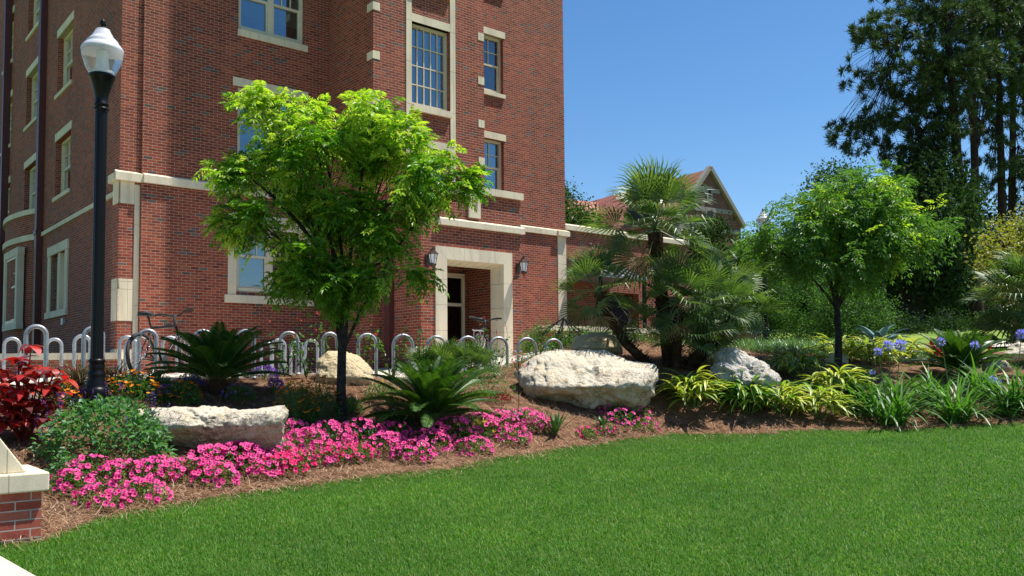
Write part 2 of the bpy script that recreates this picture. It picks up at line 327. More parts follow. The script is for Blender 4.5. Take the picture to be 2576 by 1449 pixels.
M['lilac'] = leafmat('lilac_petal', [(.26, .26, .72), (.36, .36, .80), (.46, .45, .84)], .35, .55, tint=(1, 1, 1.2))
M['coral'] = leafmat('coral_petal', [(.75, .09, .06)], .2, .6)
M['white'] = leafmat('white_petal', [(.75, .75, .72)], .2, .6, tint=(1, 1, 1))
M['paleblue'] = leafmat('pale_blue_petal', [(.45, .55, .8)], .2, .6, tint=(1, 1, 1))
M['straw'] = leafmat('pine_straw', [(.24, .12, .06), (.38, .22, .12), (.48, .32, .20), (.30, .16, .08), (.13, .065, .035), (.60, .45, .30)], .1, .7, .3, tint=(1.2, 1, .8))
M['blade'] = leafmat('grass_blade', [(.032, .125, .010), (.046, .165, .013), (.07, .21, .018), (.036, .14, .011), (.11, .27, .03), (.05, .18, .014), (.20, .27, .07)], .35, .6, .25, patch=(.8, (.78, .84, .85), (1.36, 1.24, 1.0)))
def tile():
    m = N('clay_tile'); g = m.n('ShaderNodeTexCoord').outputs['Object']; a = m.noise(2.2, 5, g, .8); b = m.noise(.5, 4, g)
    v = m.n('ShaderNodeTexVoronoi'); v.inputs['Scale'].default_value = 3.2; m.l(g, v.inputs['Vector'])
    col = m.ramp(v.outputs['Color'], [(0, (.24, .06, .04)), (.4, (.34, .10, .065)), (.7, (.30, .12, .085)), (1, (.40, .16, .11))])
    m.l(m.mix(1, col, m.ramp(a, [(.3, (.7, .7, .7)), (.7, (1.25, 1.25, 1.25))]), 'MULTIPLY'), m.p.inputs['Base Color'])
    m.p.inputs['Roughness'].default_value = .8; m.bump(a, .8, .1); return m.mat
M['tile'] = tile()
# ---------------------------------------------------------------- terrain height
LA, LB, LC = .38+.0161*3.48-.0291*6.45, .0161, .0291
def lawn_z(x, y): return LA+LB*x+LC*y
def on_lawn(x, y):
    d = ray(x, y); t = (lawn_z(0, 0)-EYE[2])/(d[2]-LB*d[0]-LC*d[1]); return EYE+d*t
EDGE_PX = [(105, 1362), (250, 1305), (450, 1272), (700, 1234), (900, 1206), (1150, 1184), (1350, 1152), (1500, 1126), (1700, 1099), (1900, 1094), (2100, 1084), (2300, 1077), (2576, 1064), (2750, 1060)]
EDGE = [on_lawn(*p)[:2] for p in EDGE_PX]
EDGE = [np.array([-3.75, EDGE[0][1]+.05])] + EDGE + [EDGE[-1]+np.array([3, .8]), EDGE[-1]+np.array([12, 2.5])]
CTRL = []
for x in np.arange(-8, 13, 3.0):
    for y in (-4, 0, 3.5): CTRL.append((x, y, lawn_z(x, y)))
for e in EDGE: CTRL.append((e[0], e[1], lawn_z(*e))); CTRL.append((e[0], e[1]-1.2, lawn_z(e[0], e[1]-1.2)))
for p in [(241, 1027, 9.9), (60, 1105, 8.7), (-200, 1105, 8.9), (250, 1205, 8.1), (520, 1150, 9.0), (700, 1150, 9.3), (545, 1008, 10.7), (860, 1068, 11.0), (870, 968, 11.8),
          (1085, 1080, 10.6), (1480, 1040, 12.2), (1690, 918, 14.0), (1880, 1003, 13.4), (1300, 1060, 11.2), (1400, 1080, 11.4), (2105, 925, 16.0), (2245, 1074, 13.1), (1150, 1140, 9.95), (950, 1170, 9.5),
          (2100, 1010, 14.2), (2000, 960, 15.0), (2420, 945, 15.8), (1925, 890, 25), (2150, 870, 22), (2290, 853, 30), (2500, 853, 30), (2465, 828, 38), (2293, 822, 36), (1353, 889, 17.8), (1220, 935, 14.6), (1130, 960, 13.2),
          (2560, 960, 15.3), (2200, 900, 18.5)]:
    q = at(*p); CTRL.append(tuple(q))
def plz(x, y): return 1.47
for x, y in [(-10, 11), (-10, 15), (-7, 13), (-4, 14.5), (-1, 16), (-12, 20), (-5, 19), (-3.4, 11.8), (-5.3, 10.6), (-1.7, 13.8), (-14, 30), (-9, 24)]: CTRL.append((x, y, plz(x, y)))
CTRL += [(0, 20, 1.9), (2.5, 22, 2.1), (6, 26, 2.3), (1, 30, 2.2), (-20, 0, .8), (25, 0, 1.2), (30, 25, 3.0), (10, 60, 4.0), (40, 60, 4.5), (-30, 60, 2.5), (0, -12, .1), (-30, 20, 1.6)]
CTRL = np.array(CTRL, float)
def _phi(r): return np.where(r > 1e-9, r*r*np.log(np.maximum(r, 1e-9)), 0)
_n = len(CTRL); _K = _phi(np.linalg.norm(CTRL[:, None, :2]-CTRL[None, :, :2], axis=2)) + np.eye(_n)*.4
_P = np.c_[np.ones(_n), CTRL[:, :2]]; _A = np.zeros((_n+3, _n+3)); _A[:_n, :_n] = _K; _A[:_n, _n:] = _P; _A[_n:, :_n] = _P.T
_w = np.linalg.solve(_A, np.r_[CTRL[:, 2], 0, 0, 0])
def gz(x, y):
    x = np.atleast_1d(np.asarray(x, float)); y = np.atleast_1d(np.asarray(y, float)); out = np.zeros(len(x))
    for i in range(0, len(x), 20000):
        a, b = x[i:i+20000], y[i:i+20000]
        r = np.sqrt((a[:, None]-CTRL[None, :, 0])**2+(b[:, None]-CTRL[None, :, 1])**2)
        out[i:i+20000] = _phi(r)@_w[:_n]+_w[_n]+_w[_n+1]*a+_w[_n+2]*b
    dist = np.sqrt((x-2)**2+(y-15)**2); k = np.clip((dist-38)/40, 0, 1)
    return np.clip(out, .05, 4.6)*(1-k)+k*3.2
def g1(x, y): return float(gz(x, y)[0])
def gp(px, py, y0=3.0, y1=60.0):                # ground point seen at a photo pixel
    d = ray(px, py); Y = np.linspace(y0, y1, 900); P = EYE[None, :]+d[None, :]*(Y/d[1])[:, None]
    h = P[:, 2]-gz(P[:, 0], P[:, 1]); i = np.argmax(h < 0)
    return P[i] if h[i] < 0 else P[-1]
def gat(px, Y, py=950):                         # ground point at a pixel column and a distance
    q = at(px, py, Y); return Vector((q[0], q[1], g1(q[0], q[1])))
def edge_y(x):
    xs = np.array([e[0] for e in EDGE]); ys = np.array([e[1] for e in EDGE]); return np.interp(x, xs, ys)
s0, s1 = on_lawn(0, 1409)[:2], on_lawn(74, 1452)[:2]; _sd = (s1-s0)/np.linalg.norm(s1-s0)
def walk_side(x, y): return (x-s0[0])*_sd[1]-(y-s0[1])*_sd[0]   # > 0 on the lawn side
_sg = 1 if walk_side(0, 5) > 0 else -1
def is_walk(x, y): return (walk_side(x, y)*_sg < 0) & (y < 6.6)
# ground: one big coarse sheet plus a fine one near the camera
def grid(name, xs, ys, zf, mat, cls=None, want=None, off=0.0, smooth=True):
    X, Y = np.meshgrid(xs, ys); Z = zf(X.ravel(), Y.ravel())+off
    V = np.c_[X.ravel(), Y.ravel(), Z]; nx, ny = len(xs), len(ys)
    i, j = np.meshgrid(np.arange(nx-1), np.arange(ny-1)); a = (j*nx+i).ravel(); F = np.c_[a, a+1, a+nx+1, a+nx]
    if cls is not None:
        c = V[F].mean(axis=1); F = F[cls(c[:, 0], c[:, 1])]
    return npmesh(name, V, F, mat, smooth=smooth)
fx, fy = np.arange(-14, 22.01, .12), np.arange(-6, 34.01, .12)
inner = lambda x, y: (x > -14.01) & (x < 22.01) & (y > -6.01) & (y < 34.01)
gx = np.unique(np.r_[np.arange(-400, -30, 40), np.arange(-30, 60, 2.0), np.arange(60, 421, 40)]); gy = np.unique(np.r_[np.arange(-300, -20, 40), np.arange(-20, 80, 2.0), np.arange(80, 641, 40)])
tag(link('ground', grid('ground', gx, gy, gz, M['farlawn'], cls=lambda x, y: ~((x > -14) & (x < 22) & (y > -6) & (y < 34)))), kind='structure')
PE = [tuple(at(-400, 972, 9.6)[:2]), tuple(at(60, 974, 9.9)[:2]), tuple(at(300, 968, 10.9)[:2]), tuple(at(604, 961, 12.1)[:2]), tuple(at(1000, 946, 14.2)[:2]), tuple(at(1200, 930, 15.5)[:2]), tuple(at(1353, 890, 17.2)[:2]), tuple(at(1480, 890, 19)[:2]), tuple(at(1500, 880, 24)[:2])]
def plaza_y(x): return np.interp(x, [p[0] for p in PE], [p[1] for p in PE])
is_plaza = lambda x, y: (y > plaza_y(x)) & (x < PE[-1][0]) & (y < 34)
is_lawn = lambda x, y: (y < edge_y(x))
far_lawn = lambda x, y: (x > 6) & (y > 23.5+.1*(x-6)) & ~is_plaza(x, y)
fine = lambda nm, mt, f, off=0.0, st=.12: tag(link(nm, grid(nm, np.arange(-14, 22.01, st), np.arange(-6, 34.01, st), gz, mt, cls=f, off=off)), kind='structure')
fine('lawn', M['lawn'], is_lawn)
swm = MB(); nv_ = np.array([-_sd[1], _sd[0]]); nv_ = nv_ if walk_side(*(s0+nv_))*_sg < 0 else -nv_
for i in range(24):
    q = [s0+_sd*(i*.5-3.0), s0+_sd*(i*.5-2.5)]; q += [q[1]+nv_*1.8, q[0]+nv_*1.8]; zs_ = [g1(*t_)+.03 for t_ in q]; swm.quad(*[(t_[0], t_[1], z_) for t_, z_ in zip(q, zs_)]); swm.quad((q[0][0], q[0][1], zs_[0]-.1), (q[1][0], q[1][1], zs_[1]-.1), (q[1][0], q[1][1], zs_[1]), (q[0][0], q[0][1], zs_[0]))
tag(swm.build('sidewalk', M['concrete']), kind='structure')
fine('planting_bed', M['mulch'], lambda x, y: ~is_lawn(x, y) & ~is_plaza(x, y) & ~far_lawn(x, y))
fine('far_lawn', M['farlawn'], far_lawn)
def plaza_top(x, y): return np.maximum(gz(x, y)+.03, 1.47)
pm = MB(); xs = np.r_[np.arange(-14, PE[-1][0], .5), PE[-1][0]-.01]
for i in range(len(xs)-1):
    ysl = [np.linspace(float(plaza_y(q)), 33.5, 24) for q in (xs[i], xs[i+1])]
    z = [[float(t) for t in plaza_top(np.full(24, q), yl)] for q, yl in zip((xs[i], xs[i+1]), ysl)]
    for k in range(23): pm.quad((xs[i], ysl[0][k], z[0][k]), (xs[i+1], ysl[1][k], z[1][k]), (xs[i+1], ysl[1][k+1], z[1][k+1]), (xs[i], ysl[0][k+1], z[0][k+1]))
    pm.quad((xs[i], ysl[0][0], z[0][0]-.4), (xs[i+1], ysl[1][0], z[1][0]-.4), (xs[i+1], ysl[1][0], z[1][0]), (xs[i], ysl[0][0], z[0][0]))
tag(pm.build('plaza_paving', M['concrete']), kind='structure')
# pale path and its kerb crossing behind the bed on the right
pth = MB(); pts_ = [at(1980, 862, 24.0), at(2130, 862, 23.5), at(2240, 856, 24.5), at(2400, 850, 26.5), at(2700, 852, 28)]
for a, b in zip(pts_[:-1], pts_[1:]):
    q = []
    for p, dy in ((a, -1.0), (b, -1.0), (b, .9), (a, .9)): q.append((p[0], p[1]+dy, g1(p[0], p[1]+dy)+.05))
    pth.quad(*q)
tag(pth.build('path', M['concrete']), kind='structure')

# ---------------------------------------------------------------- brick building
bld = empty('brick_building', fp(0, 0, 1.5), 'red brick campus building with cream stone trim and a deep stone framed doorway', 'building')
def part(mb, name, mat, parent=None, label=None):
    o = mb.build(name, mat, parent or bld, world=True)
    if label: o['label'] = label
    return o
def Fpt(w_): return lambda a, z, d: fp(a, w_-d, z)
def Lpt(u_): return lambda a, z, d: fp(u_+d, a, z)
def wall(mb, pt, a0, a1, z0, z1, holes=(), depth=.2, m=0, rm=0):
    A = sorted({a0, a1}|{h[i] for h in holes for i in (0, 1)}); Z = sorted({z0, z1}|{h[i] for h in holes for i in (2, 3)})
    for i in range(len(A)-1):
        for j in range(len(Z)-1):
            ca, cz = (A[i]+A[i+1])/2, (Z[j]+Z[j+1])/2
            if any(h[0] < ca < h[1] and h[2] < cz < h[3] for h in holes): continue
            mb.quad(pt(A[i], Z[j], 0), pt(A[i+1], Z[j], 0), pt(A[i+1], Z[j+1], 0), pt(A[i], Z[j+1], 0), m)
    for h in holes:
        x0, x1, y0, y1 = h[:4]; dd = h[4] if len(h) > 4 else depth
        for p, q in (((x0, y0), (x1, y0)), ((x1, y0), (x1, y1)), ((x1, y1), (x0, y1)), ((x0, y1), (x0, y0))):
            mb.quad(pt(p[0], p[1], 0), pt(q[0], q[1], 0), pt(q[0], q[1], dd), pt(p[0], p[1], dd), rm)
def bx(mb, pt, a0, a1, z0, z1, d0, d1, m=0):    # d0 outer (may be negative = proud of the wall), d1 inner
    mb.hexa([pt(a0, z0, d0), pt(a1, z0, d0), pt(a1, z0, d1), pt(a0, z0, d1), pt(a0, z1, d0), pt(a1, z1, d0), pt(a1, z1, d1), pt(a0, z1, d1)], m)
def window(pt, a0, a1, z0, z1, dep, units=1, cols=3, rows=2, upper=.45, blind=.75, fixed=None, fw_=.075, back=.9):
    f = MB(); D0, D1 = dep-.09, dep+.02
    bx(f, pt, a0, a0+fw_, z0, z1, D0, D1); bx(f, pt, a1-fw_, a1, z0, z1, D0, D1)
    bx(f, pt, a0+fw_, a1-fw_, z1-fw_, z1, D0, D1); bx(f, pt, a0+fw_, a1-fw_, z0, z0+fw_*1.3, D0-.02, D1)
    ua = []; iw = (a1-a0-2*fw_); mw = .15
    if units == 2:
        c = (a0+a1)/2; bx(f, pt, c-mw/2, c+mw/2, z0+fw_*1.3, z1-fw_, D0+.003, D1); ua = [(a0+fw_, c-mw/2), (c+mw/2, a1-fw_)]
    else: ua = [(a0+fw_, a1-fw_)]
    wo = part(f, 'window_frame', M['frame']); zb, zt = z0+fw_*1.3, z1-fw_
    mu = MB(); gl = MB(); bl = MB()
    for x0, x1 in ua:
        if fixed:
            cx, rx = fixed
            for i in range(1, cx): t = x0+(x1-x0)*i/cx; bx(mu, pt, t-.014, t+.014, zb, zt, dep-.045, dep-.018)
            for i in range(1, rx): t = zb+(zt-zb)*i/rx; bx(mu, pt, x0, x1, t-.014, t+.014, dep-.047, dep-.02)
            bx(gl, pt, x0, x1, zb, zt, dep-.015, dep-.009)
        else:
            zm = zt-(zt-zb)*upper; bx(mu, pt, x0, x1, zm-.03, zm+.03, dep-.055, dep-.005)
            for i in range(1, cols): t = x0+(x1-x0)*i/cols; bx(mu, pt, t-.012, t+.012, zm+.03, zt, dep-.04, dep-.012)
            for i in range(1, rows): t = zm+(zt-zm)*i/rows; bx(mu, pt, x0, x1, t-.012, t+.012, dep-.038, dep-.014)
            bx(mu, pt, x0, x0+.035, zb, zm-.03, dep-.05, dep-.008); bx(mu, pt, x1-.035, x1, zb, zm-.03, dep-.05, dep-.008); bx(mu, pt, x0+.035, x1-.035, zb, zb+.05, dep-.05, dep-.008)
            bx(gl, pt, x0, x1, zm, zt, dep-.012, dep-.008); bx(gl, pt, x0, x1, zb, zm, dep-.004, dep)
        if blind > 0:
            zl = zt-(zt-zb)*blind; t = zt
            while t > zl: bl.quad(pt(x0, t, dep+.05), pt(x1, t, dep+.05), pt(x1, t-.038, dep+.075), pt(x0, t-.038, dep+.075)); t -= .043
    part(mu, 'glazing_bars', M['frame'], wo); part(gl, 'pane', M['glass'], wo)
    if blind > 0: part(bl, 'blind', M['blind'], wo)
    rm_ = MB(); bx(rm_, pt, a0-.3, a1+.3, z0-.3, z1+.3, dep+.02+back, dep+.05+back); part(rm_, 'dark_backing', M['dark'], wo)  # flat near-black panel in place of the room's shade
    return wo
ZT = 24.0
FL_ = [(3.60, 5.36), (6.98, 8.72), (10.18, 11.98), (13.4, 15.2), (16.6, 18.4)]       # sill and head heights
mb = MB()
# recessed wall (w = 0) left of the projecting bay
wins = [(.33, 2.10, a, b, .14 if i == 0 else .17) for i, (a, b) in enumerate(FL_)]
wall(mb, Fpt(0), -1.93, 2.83, 1.3, ZT, wins)
# lower slab of the recessed wall stands slightly proud, corner face slightly back
wall(mb, Fpt(-.06), -2.40, -1.93, 6.0, ZT); mb.quad(fp(-1.93, -.06, 6), fp(-1.93, 0, 6), fp(-1.93, 0, ZT), fp(-1.93, -.06, ZT))
wall(mb, Fpt(-.09), -2.40, -1.93, 1.3, 6.0); mb.quad(fp(-1.93, -.09, 1.3), fp(-1.93, 0, 1.3), fp(-1.93, 0, 6), fp(-1.93, -.09, 6))
wall(mb, Lpt(-2.40), -.55, -.06, 1.3, ZT); mb.quad(fp(-2.4, -.55, 1.3), fp(-1.95, -.55, 1.3), fp(-1.95, -.55, ZT), fp(-2.4, -.55, ZT))
# projecting bay
wall(mb, Lpt(2.83), 0, 2.30, 1.3, ZT)
big = [(3.96, 5.16, 8.40, 10.57, .22), (3.96, 5.16, 5.97, 7.35, .22), (3.96, 5.16, 11.6, 13.8, .22)]
wall(mb, Fpt(2.30), 2.83, 6.30, 1.3, ZT, big)
mb.quad(fp(6.3, 0, 1.3), fp(6.3, 2.3, 1.3), fp(6.3, 2.3, ZT), fp(6.3, 0, ZT))
sm_w = [(7.95, 8.86, a, b, .22) for a, b in FL_[1:]]
wall(mb, Fpt(0), 6.30, 11.45, 1.3, ZT, sm_w)
mb.quad(fp(11.45, 0, 1.3), fp(11.45, -14, 1.3), fp(11.45, -14, ZT), fp(11.45, 0, ZT))
mb.quad(fp(11.45, -14, 1.3), fp(-1.95, -30, 1.3), fp(-1.95, -30, ZT), fp(11.45, -14, ZT))
mb.quad(fp(-1.95, -30, 1.3), fp(-1.95, -32, 1.3), fp(-1.95, -32, ZT), fp(-1.95, -30, ZT))
# left facade
colw = [(-8.50, -6.66), (-13.10, -11.25), (-17.55, -15.75), (-22.1, -20.3), (-26.7, -24.9)]
lh = [(c0, c1, a, b, .25) for c0, c1 in colw for (a, b) in FL_[1:]] + [(-8.80, -6.72, 3.5, 5.22, .2)]
wall(mb, Lpt(-1.95), -30, -.55, 1.3, ZT, lh)
part(mb, 'wall', M['brick'])
rf = MB(); rf.quad(fp(-3, .5, ZT), fp(-3, -30, ZT), fp(11.45, -30, ZT), fp(11.45, .5, ZT)); rf.quad(fp(2.8, .5, ZT+.01), fp(2.8, 2.3, ZT+.01), fp(6.3, 2.3, ZT+.01), fp(6.3, .5, ZT+.01)); part(rf, 'roof', M['concrete'])
# windows
for a, b in FL_[:3]: window(Fpt(0), .33, 2.10, a, b, .14 if a < 4 else .17, units=2, cols=3, rows=2, upper=.5, blind=(1.0 if a < 4 else .74))
for i, g_ in enumerate(big[:2]): window(Fpt(2.30), g_[0], g_[1], g_[2], g_[3], .22, fixed=(5, 4 if i == 0 else 3), blind=0, back=2.2)
for g_ in sm_w[:3]: window(Fpt(0), *g_[:4], .22, cols=2, rows=2, upper=.5, blind=.72)
for c0, c1 in colw[:4]:
    for a, b in FL_[1:4]: window(Lpt(-1.95), c0, c1, a, b, .25, cols=3, rows=2, upper=.52, blind=.3)
# bow on the left facade
bow = MB(); bs = MB(); NB = 14
def bowpt(t, r=0):                              # t 0..1 along the bow, r outward
    ww = -10.4-5.2*t; uu = -1.95-.47*math.sin(PI*t)**.8; return uu-r, ww
for i in range(NB):
    (ua_, wa), (ub, wb) = bowpt(i/NB), bowpt((i+1)/NB)
    bow.quad(fp(ua_, wa, 1.3), fp(ub, wb, 1.3), fp(ub, wb, 6.8), fp(ua_, wa, 6.8))
    for z0, z1 in ((6.8, 6.97), (5.94, 6.13)):
        (uc, wc), (ud, wd) = bowpt(i/NB, .07), bowpt((i+1)/NB, .07)
        bs.hexa([fp(uc, wc, z0), fp(ud, wd, z0), fp(-1.9, wd, z0), fp(-1.9, wc, z0), fp(uc, wc, z1), fp(ud, wd, z1), fp(-1.9, wd, z1), fp(-1.9, wc, z1)])
part(bow, 'bow_wall', M['brick']); part(bs, 'bow_band', M['stone'])
bp = lambda a, z, d: fp(-2.36+d, a, z)
bx_ = MB()
for q in ((-13.45, -13.15, 3.3, 5.5), (-11.45, -11.15, 3.3, 5.5), (-13.5, -11.1, 5.5, 5.75), (-13.5, -11.1, 3.08, 3.3)): bx(bx_, bp, *q, -.1, .1)
part(bx_, 'window_surround', M['stone']); window(bp, -13.15, -11.45, 3.3, 5.5, .02, cols=2, rows=2, blind=0, back=.3)
# stone trim: string course
def one(name, *items, mat='stone'):
    m_ = MB()
    for it in items: bx(m_, *it)
    return part(m_, name, M[mat])
def trim(name, items, mat='stone', parent=None, label=None):
    t = MB()
    for pt, a0, a1, z0, z1, d0, d1 in items: bx(t, pt, a0, a1, z0, z1, d0, d1)
    return part(t, name, M[mat], parent, label)
def course(t, pt, a0, a1, z0, z1, pr):          # moulded course with a sloping top
    zt_ = z1-.06
    t.hexa([pt(a0, z0, -pr), pt(a1, z0, -pr), pt(a1, z0, .02), pt(a0, z0, .02), pt(a0, zt_, -pr), pt(a1, zt_, -pr), pt(a1, z1, .02), pt(a0, z1, .02)])
t = MB()
course(t, Fpt(0), -1.90, 2.83, 6.0, 6.24, .08); course(t, Fpt(-.06), -2.50, -1.90, 6.0, 6.24, .10); course(t, Lpt(-2.40), -.62, -.16, 6.0, 6.24, .10)
part(t, 'string_course', M['stone']); t = MB(); course(t, Fpt(0), 6.30, 11.02, 5.96, 6.18, .08); course(t, Fpt(0), 11.02, 11.53, 5.96, 6.18, .14)
part(t, 'string_course', M['stone']); t = MB(); course(t, Lpt(-1.95), -10.15, -.62, 5.99, 6.17, .06)
part(t, 'string_course', M['stone'])
# stone and brick corner pilaster blocks
for z0, z1 in ((5.49, 5.997), (3.70, 3.76), (3.52, 3.695), (2.80, 3.515), (1.3, 2.15)):
    one('corner_block', (Fpt(-.09), -2.405, -2.06, z0, z1, -.012, .05), (Lpt(-2.405), -.50, -.078, z0, z1, -.012, .05))
for i in range(5): one('corner_quoin', (Fpt(-.09), -2.055, -1.94, 1.3+i*.93, 1.3+i*.93+.925, -.010, .05))
for zq in (8.15, 9.34, 10.58, 11.8): one('quoin', (Fpt(2.30), 2.82, 3.02, zq, zq+.20, -.012, .1), (Lpt(2.83), 2.02, 2.295, zq, zq+.20, -.012, .1))
for zq in (8.18, 9.37, 10.59, 7.15): one('quoin', (Fpt(2.30), 6.10, 6.305, zq, zq+.21, -.012, .1))
zz = [5.9, 6.9, 7.65, 8.4, 9.5, 10.57, 11.6, 12.7, 13.8, 15, 16.2, 17.4]
for a, b in zip(zz[:-1], zz[1:]):
    for x0, x1 in ((3.79, 3.955), (5.165, 5.33)): one('stone_strip', (Fpt(2.30), x0, x1, a+.004, b-.004, -.02, .22))
for a, b in ((10.57, 10.78), (7.35, 7.55), (13.8, 14.0)): one('lintel', (Fpt(2.30), 3.96, 5.16, a, b, -.018, .22))
for g_ in (big[0], big[2]): one('window_sill', (Fpt(2.30), g_[0]+.0, g_[1]+.01, g_[2]-.17, g_[2]-.003, -.10, .2))
for a, b in FL_[1:4]:
    one('window_sill', (Fpt(0), .31, 2.20, a-.17, a-.003, -.035, .16))
    one('lintel', (Fpt(0), .20, 1.21, b+.003, b+.22, -.02, .17), (Fpt(0), 1.21, 2.23, b+.003, b+.22, -.0205, .17))
    one('lintel', (Fpt(0), 7.86, 8.415, b+.003, b+.21, -.015, .2), (Fpt(0), 8.415, 8.94, b+.003, b+.21, -.0155, .2))
for a, b in FL_[2:4]: one('window_sill', (Fpt(0), 7.9, 8.90, a-.12, a-.003, -.07, .2))
for i, (c0, c1) in enumerate(colw[:4]):
    for k, (a, b) in enumerate(FL_[1:4]):
        if not (k == 0 and i == 1): one('window_sill', (Lpt(-1.95), c0-.15, c1+.03, a-.12, a-.003, -.05, .2))
        one('lintel', (Lpt(-1.95), c0-.08, c1+.1, b+.003, b+.24, -.02, .24))
t = MB(); j = MB()
# ground floor window surround, blind window surround on the side
S_ = Fpt(0)
trim('window_surround', [(S_, .12, .325, 3.51, 5.15, -.03, .14), (S_, 2.105, 2.31, 3.51, 5.15, -.03, .14), (S_, .09, 2.34, 5.365, 5.53, -.045, .14), (S_, .33, 2.10, 5.20, 5.36, -.02, .10), (S_, .04, 2.40, 3.31, 3.505, -.06, .14), (S_, .055, .325, 5.155, 5.36, -.038, .14), (S_, 2.105, 2.37, 5.155, 5.36, -.038, .14)])
L_ = Lpt(-1.95)
trim('blind_window', [(L_, -9.12, -8.80, 3.5, 5.22, -.04, .2), (L_, -6.95, -6.64, 3.5, 5.22, -.04, .2), (L_, -9.15, -6.6, 5.225, 5.50, -.05, .2), (L_, -9.25, -6.6, 3.3, 3.495, -.07, .2), (L_, -7.96, -7.70, 3.5, 5.22, -.0, .2), (L_, -8.8, -6.72, 3.5, 5.22, .17, .25)], label='stone surround filled with blank stone panels on the shaded side wall')
trim('junction_box', [(L_, -7.05, -6.85, 3.03, 3.22, -.08, .0)], 'galv')
# downspouts
t = MB(); t.fbox(-2.14, -1.96, -10.35, -10.05, 1.5, ZT); t.fbox(-2.17, -1.96, -10.40, -10.0, 6.05, 6.2); part(t, 'downspout', M['brown_pipe'])
t = MB(); t.fbox(-2.2, -1.96, -16.2, -15.95, 1.5, ZT); part(t, 'downspout', M['brown_pipe'])
t = MB(); t.fbox(2.95, 3.09, 2.60, 2.85, 1.4, 5.0); part(t, 'downspout', M['brown_pipe'])
# entrance block
WE = 4.0
def eu(x, y=1100): return FW(x, y, WE)[0]
uL, uR, zTop = 3.09, eu(2052), 5.95
ds = dict(oL=eu(1713), oR=eu(2015), iL=eu(1758, 1100), iR=eu(1981, 1100), zt=FW(1713, 967, WE)[1], zi=FW(1761, 1021, WE)[1])
mb = MB(); wall(mb, Fpt(WE), uL, uR, 1.3, zTop, [(ds['oL']+.02, ds['oR']-.02, 1.3, ds['zt']-.02, .3)])
wall(mb, Lpt(uL), 2.30, WE, 1.3, zTop); mb.quad(fp(uR, 2.3, 1.3), fp(uR, WE, 1.3), fp(uR, WE, zTop), fp(uR, 2.3, zTop))
mb.quad(fp(uL, 2.3, zTop), fp(uR, 2.3, zTop), fp(uR, WE, zTop), fp(uL, WE, zTop))
# porch recess behind the surround
a0, a1 = ds['iL']-.15, ds['iR']+.12
mb.quad(fp(a1, 2.3, 1.3), fp(a1, WE-.3, 1.3), fp(a1, WE-.3, 4.6), fp(a1, 2.3, 4.6)); mb.quad(fp(a0, 2.3, 1.3), fp(a0, WE-.3, 1.3), fp(a0, WE-.3, 4.6), fp(a0, 2.3, 4.6))
part(mb, 'entrance_wall', M['brick'])
t = MB(); t.fbox(a0, a1, 2.31, WE-.3, 4.45, 4.6); part(t, 'porch_ceiling', M['stone'])
# stone surround: splayed jambs and voussoirs
t = MB(); j = MB(); F0 = Fpt(WE); dS = .38; sp = .10
zt, zi = ds['zt'], ds['zi']
zc = [1.3, 1.95, 2.55, 3.15, 3.75]
def splay(pq):
    (ax, az), (bx1, bz), (cx, cz), (dx, dz) = pq # outer a, outer b, inner c, inner d
    return
for side, o_, i_, si in ((0, ds['oL'], ds['iL'], 1), (1, ds['oR'], ds['iR'], -1)):
    zz = zc+[None]
    for k in range(len(zc)):
        z0 = zc[k]+.004; top_o = (zc[k+1]-.004) if k+1 < len(zc) else zt; top_i = (zc[k+1]-.004) if k+1 < len(zc) else zi
        t.add([F0(o_, z0, -.03), F0(i_, z0, -.03), F0(i_, top_i, -.03), F0(o_, top_o, -.03), F0(i_+si*sp, z0, dS), F0(i_+si*sp, top_i-(.0 if k+1 < len(zc) else sp), dS), F0(o_, z0, .05), F0(o_, top_o, .05)],
              [(0, 1, 2, 3), (1, 4, 5, 2), (0, 6, 7, 3), (0, 1, 4, 6)])
nv = 7
for k in range(nv):
    f0, f1 = k/nv, (k+1)/nv
    o0 = ds['oL']+(ds['oR']-ds['oL'])*f0+.003; o1 = ds['oL']+(ds['oR']-ds['oL'])*f1-.003; i0 = ds['iL']+(ds['iR']-ds['iL'])*f0+.003; i1 = ds['iL']+(ds['iR']-ds['iL'])*f1-.003
    b0 = i0+sp*(1-2*f0); b1 = i1+sp*(1-2*f1)
    t.add([F0(o0, zt, -.031), F0(o1, zt, -.031), F0(i1, zi, -.031), F0(i0, zi, -.031), F0(b1, zi-sp, dS), F0(b0, zi-sp, dS), F0(o0, zt, .05), F0(o1, zt, .05)], [(0, 1, 2, 3), (3, 2, 4, 5), (0, 1, 7, 6)])
bx(j, F0, ds['oL']+.01, ds['iL']-.01, 1.3, zi, -.024, .2); bx(j, F0, ds['iR']+.01, ds['oR']-.01, 1.3, zi, -.024, .2); bx(j, F0, ds['oL']+.01, ds['oR']-.01, zi+.02, zt-.01, -.023, .04)
part(t, 'door_surround', M['stone']); part(j, 'surround_joint', M['joint'])
t = MB(); course(t, F0, uL+.45, uR+.08, 5.04, 5.24, .09); part(t, 'string_course', M['stone'])
t = MB(); b0_ = eu(1886, 760)
bx(t, F0, b0_, (b0_+uR)/2-.003, 5.91, 6.08, -.07, .3); bx(t, F0, (b0_+uR)/2+.003, uR+.05, 5.91, 6.08, -.07, .3); bx(t, F0, uL-.04, b0_-.3, 5.82, 5.97, -.04, .3); bx(t, F0, b0_-.01, b0_+.3, 5.905, 6.07, .3, 1.6)
part(t, 'parapet_coping', M['stone'])
q0, q1 = eu(1843, 800), eu(1888, 800); t = MB()
bx(t, F0, q0, q0+.09, 5.30, 5.93, -.05, .05); bx(t, F0, q1-.09, q1, 5.30, 5.93, -.05, .05); bx(t, F0, q0+.09, q1-.09, 5.30, 5.46, -.05, .05); bx(t, F0, q0+.09, q1-.09, 5.46, 5.9, -.01, .04)
